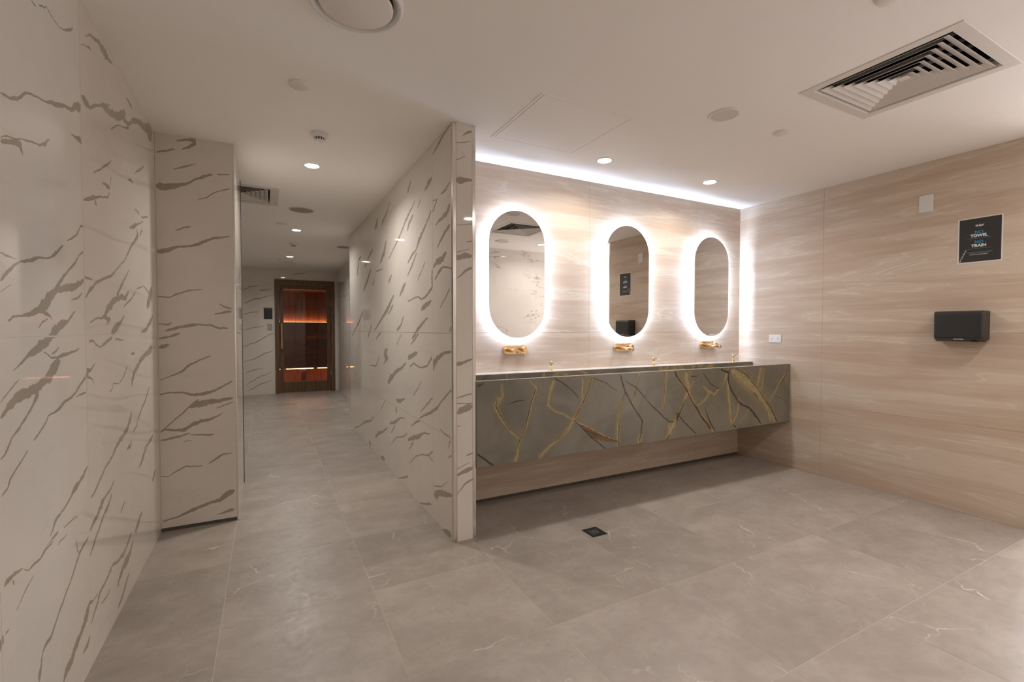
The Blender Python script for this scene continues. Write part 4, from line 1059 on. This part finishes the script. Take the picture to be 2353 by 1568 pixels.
# hand dryer
hd = thing('hand_dryer', 'glossy black wall-mounted hand dryer under the poster', 'hand dryer', (XR, 1.335, 1.150))
bw, bh, bd = .128, .198, .112
bm_ = MB().add([(-.0004, bw, .010), (-.0004, -bw, .010), (-.0004, -bw, bh), (-.0004, bw, bh),
                (-bd, bw - .010, .020), (-bd, -bw + .004, .020), (-bd, -bw + .004, bh - .012), (-bd, bw - .010, bh - .012),
                (-bd * .55, bw, -.002), (-bd * .55, -bw, -.002), (-bd * .8, bw, bh), (-bd * .8, -bw, bh)],
               [(0, 3, 10, 7, 4, 8), (1, 9, 5, 6, 11, 2), (0, 8, 9, 1), (8, 4, 5, 9), (4, 7, 6, 5), (7, 10, 11, 6), (10, 3, 2, 11), (0, 1, 2, 3)])
obj('casing', bm_, M['black'], hd, bevel=.009, seg=3)
obj('sensor_window', MB().add([(-bd + .006, .020, .0165), (-bd + .006, -.030, .0165), (-bd + .018, -.030, .0100), (-bd + .018, .020, .0100), (-bd + .010, .020, .020), (-bd + .010, -.030, .020), (-bd + .022, -.030, .013), (-bd + .022, .020, .013)], [(0, 1, 2, 3), (4, 7, 6, 5), (0, 4, 5, 1), (3, 2, 6, 7), (0, 3, 7, 4), (1, 5, 6, 2)]), M['paper'], hd)
obj('air_outlet', MB().box(-.075, -.045, -.09, -.055, -.0055, -.001), M['slot_grey'], hd)

# poster
ps = thing('poster', 'black NO TOWEL NO TRAIN notice with white border on the right wall', 'poster', (XR, 1.268, 1.810))
pw, ph = .108, .148
obj('sheet', MB().box(-.0018, -.0004, -pw - .001, pw + .001, -ph, ph), M['paper'], ps)
obj('printed_area', MB().box(-.0024, -.0018, -pw + .006, pw - .008, -ph + .009, ph - .006), M['poster'], ps)
ROT = Matrix(((0, 0, -1, 0), (-1, 0, 0, 0), (0, 1, 0, 0), (0, 0, 0, 1)))
def text(name, body, size, pos, mat, parent, bold=.0, spread=1.0, sx=1.0, rot=ROT):
    cu = bpy.data.curves.new(name, 'FONT'); cu.body = body; cu.size = size; cu.align_x = 'CENTER'; cu.align_y = 'CENTER'
    cu.offset = bold; cu.extrude = .0002; cu.space_character = spread; cu.resolution_u = 3
    tmp = bpy.data.objects.new(name, cu); C.objects.link(tmp)
    bpy.context.view_layer.update()
    me = bpy.data.meshes.new_from_object(tmp.evaluated_get(bpy.context.evaluated_depsgraph_get()))
    C.objects.unlink(tmp); bpy.data.objects.remove(tmp)
    me.transform(rot @ Matrix.Diagonal((sx, 1, 1, 1)))
    me.materials.clear(); me.materials.append(mat)
    o = bpy.data.objects.new(name, me); C.objects.link(o); o.parent = parent; o.location = pos
    return o
PXo = -.0028
text('lettering', 'NO', .0255, (PXo, .003, .052), M['ink_blue'], ps, .0007, 1.05, 1.0)
text('lettering', 'TOWEL', .0255, (PXo, .003, .029), M['ink_white'], ps, .0009, 1.0, .94)
text('lettering', 'NO', .0255, (PXo, .003, -.012), M['ink_blue'], ps, .0007, 1.05, 1.0)
text('lettering', 'TRAIN', .0255, (PXo, .003, -.036), M['ink_white'], ps, .0009, 1.0, .98)
for z in (.0125, -.0545): obj('underline', MB().box(-.0029, -.0024, -.054, .060, z - .0007, z + .0007), M['ink_blue'], ps)
m = MB()   # the small logo: a row of heavy bars with a figure rising from the middle
zz = .094
for a, b, c, d in ((.020, .016, -.006, .006), (.014, .012, -.006, .006), (.012, .006, .004, .006), (.012, .007, -.001, .001), (.012, .006, -.006, -.004), (.004, .002, -.006, .005), (.001, -.001, -.006, .010), (-.002, -.004, -.006, .005), (-.006, -.008, -.006, .006), (-.008, -.011, -.001, .001), (-.011, -.013, -.006, .006), (-.015, -.017, -.004, .006), (-.017, -.021, .004, .006), (-.017, -.020, -.000, .002)):
    m.box(-.0029, -.0024, b, a, zz + c, zz + d)
obj('logo', m, M['ink_white'], ps)
m = MB()
rnd = random.Random(3)
for z, w, h_ in ((-.078, .062, .0009), (-.084, .052, .0009)):
    y = -w
    while y < w:
        l = rnd.uniform(.003, .009); m.box(-.0028, -.0024, y, min(y + l, w), z - h_, z + h_); y += l + .0018
obj('small_print', m, M['ink_grey'], ps)
m = MB(); y = -.040
while y < .044:
    l = rnd.uniform(.003, .006); m.box(-.0028, -.0024, y, y + l, -.0945, -.092); y += l + .0012
obj('small_print', m, M['ink_white'], ps)
m = MB()   # white splash in the lower left corner
for i in range(70):
    t_ = i / 70; y = .094 - .030 * t_ + rnd.gauss(0, .0022); z = -.134 + .074 * t_ ** .85 + rnd.gauss(0, .0022); q = rnd.uniform(.0005, .0018)
    m.prism([(-.0028, y - q, z), (-.0028, y, z - q * 1.6), (-.0028, y + q, z), (-.0028, y, z + q * 1.6)], (.0004, 0, 0))
obj('splash_print', m, M['ink_white'], ps)

# ---------------------------------------------------------------- floor drain
fd = thing('floor_drain', 'square black floor drain grate in front of the vanity', 'drain', ((DR[0] + DR[1]) / 2, (DR[2] + DR[3]) / 2, 0))
a, b = (DR[1] - DR[0]) / 2 - .0005, (DR[3] - DR[2]) / 2 - .0005
obj('well', MB().box(-a, a, -b, b, -.0035, -.0021), M['slot_grey'], fd)
m = MB(); c = .026
for q in ((-a, a, -b, -b + c), (-a, a, b - c, b), (-a, -a + c, -b + c, b - c), (a - c, a, -b + c, b - c)): m.box(*q, -.0021, .0008)
obj('frame', m, M['black_matt'], fd)
for k in range(5):
    y = -b + c + k * .0136; obj('bar', MB().box(-a + c, a - c, y, y + .0098, -.0021, .0007), M['black_matt'], fd)

# ---------------------------------------------------------------- far wall fittings beside the sauna
sg = thing('wall_sign', 'small dark notice on the far wall left of the sauna door', 'sign', (.038, YF, 1.535))
obj('board', MB().box(-.072, .072, -.006, -.0003, -.108, .108), M['sign_dark'], sg)
obj('header_line', MB().box(-.020, .062, -.0068, -.006, .083, .093), M['ink_grey'], sg)
obj('header_mark', MB().box(-.066, -.032, -.0068, -.006, .082, .094), M['slot_grey'], sg)
pl = thing('wall_switch', 'small grey switch plate on the far wall under the dark notice', 'switch plate', (.063, YF, 1.276))
obj('plate', MB().box(-.038, .038, -.008, -.0003, -.062, .062), M['grey_plate'], pl, bevel=.002)
obj('knob', MB().lathe([(.012, -.008), (.012, -.016), (.001, -.017)], n=16, axis='y', cap1=True), M['white_plastic'], pl)
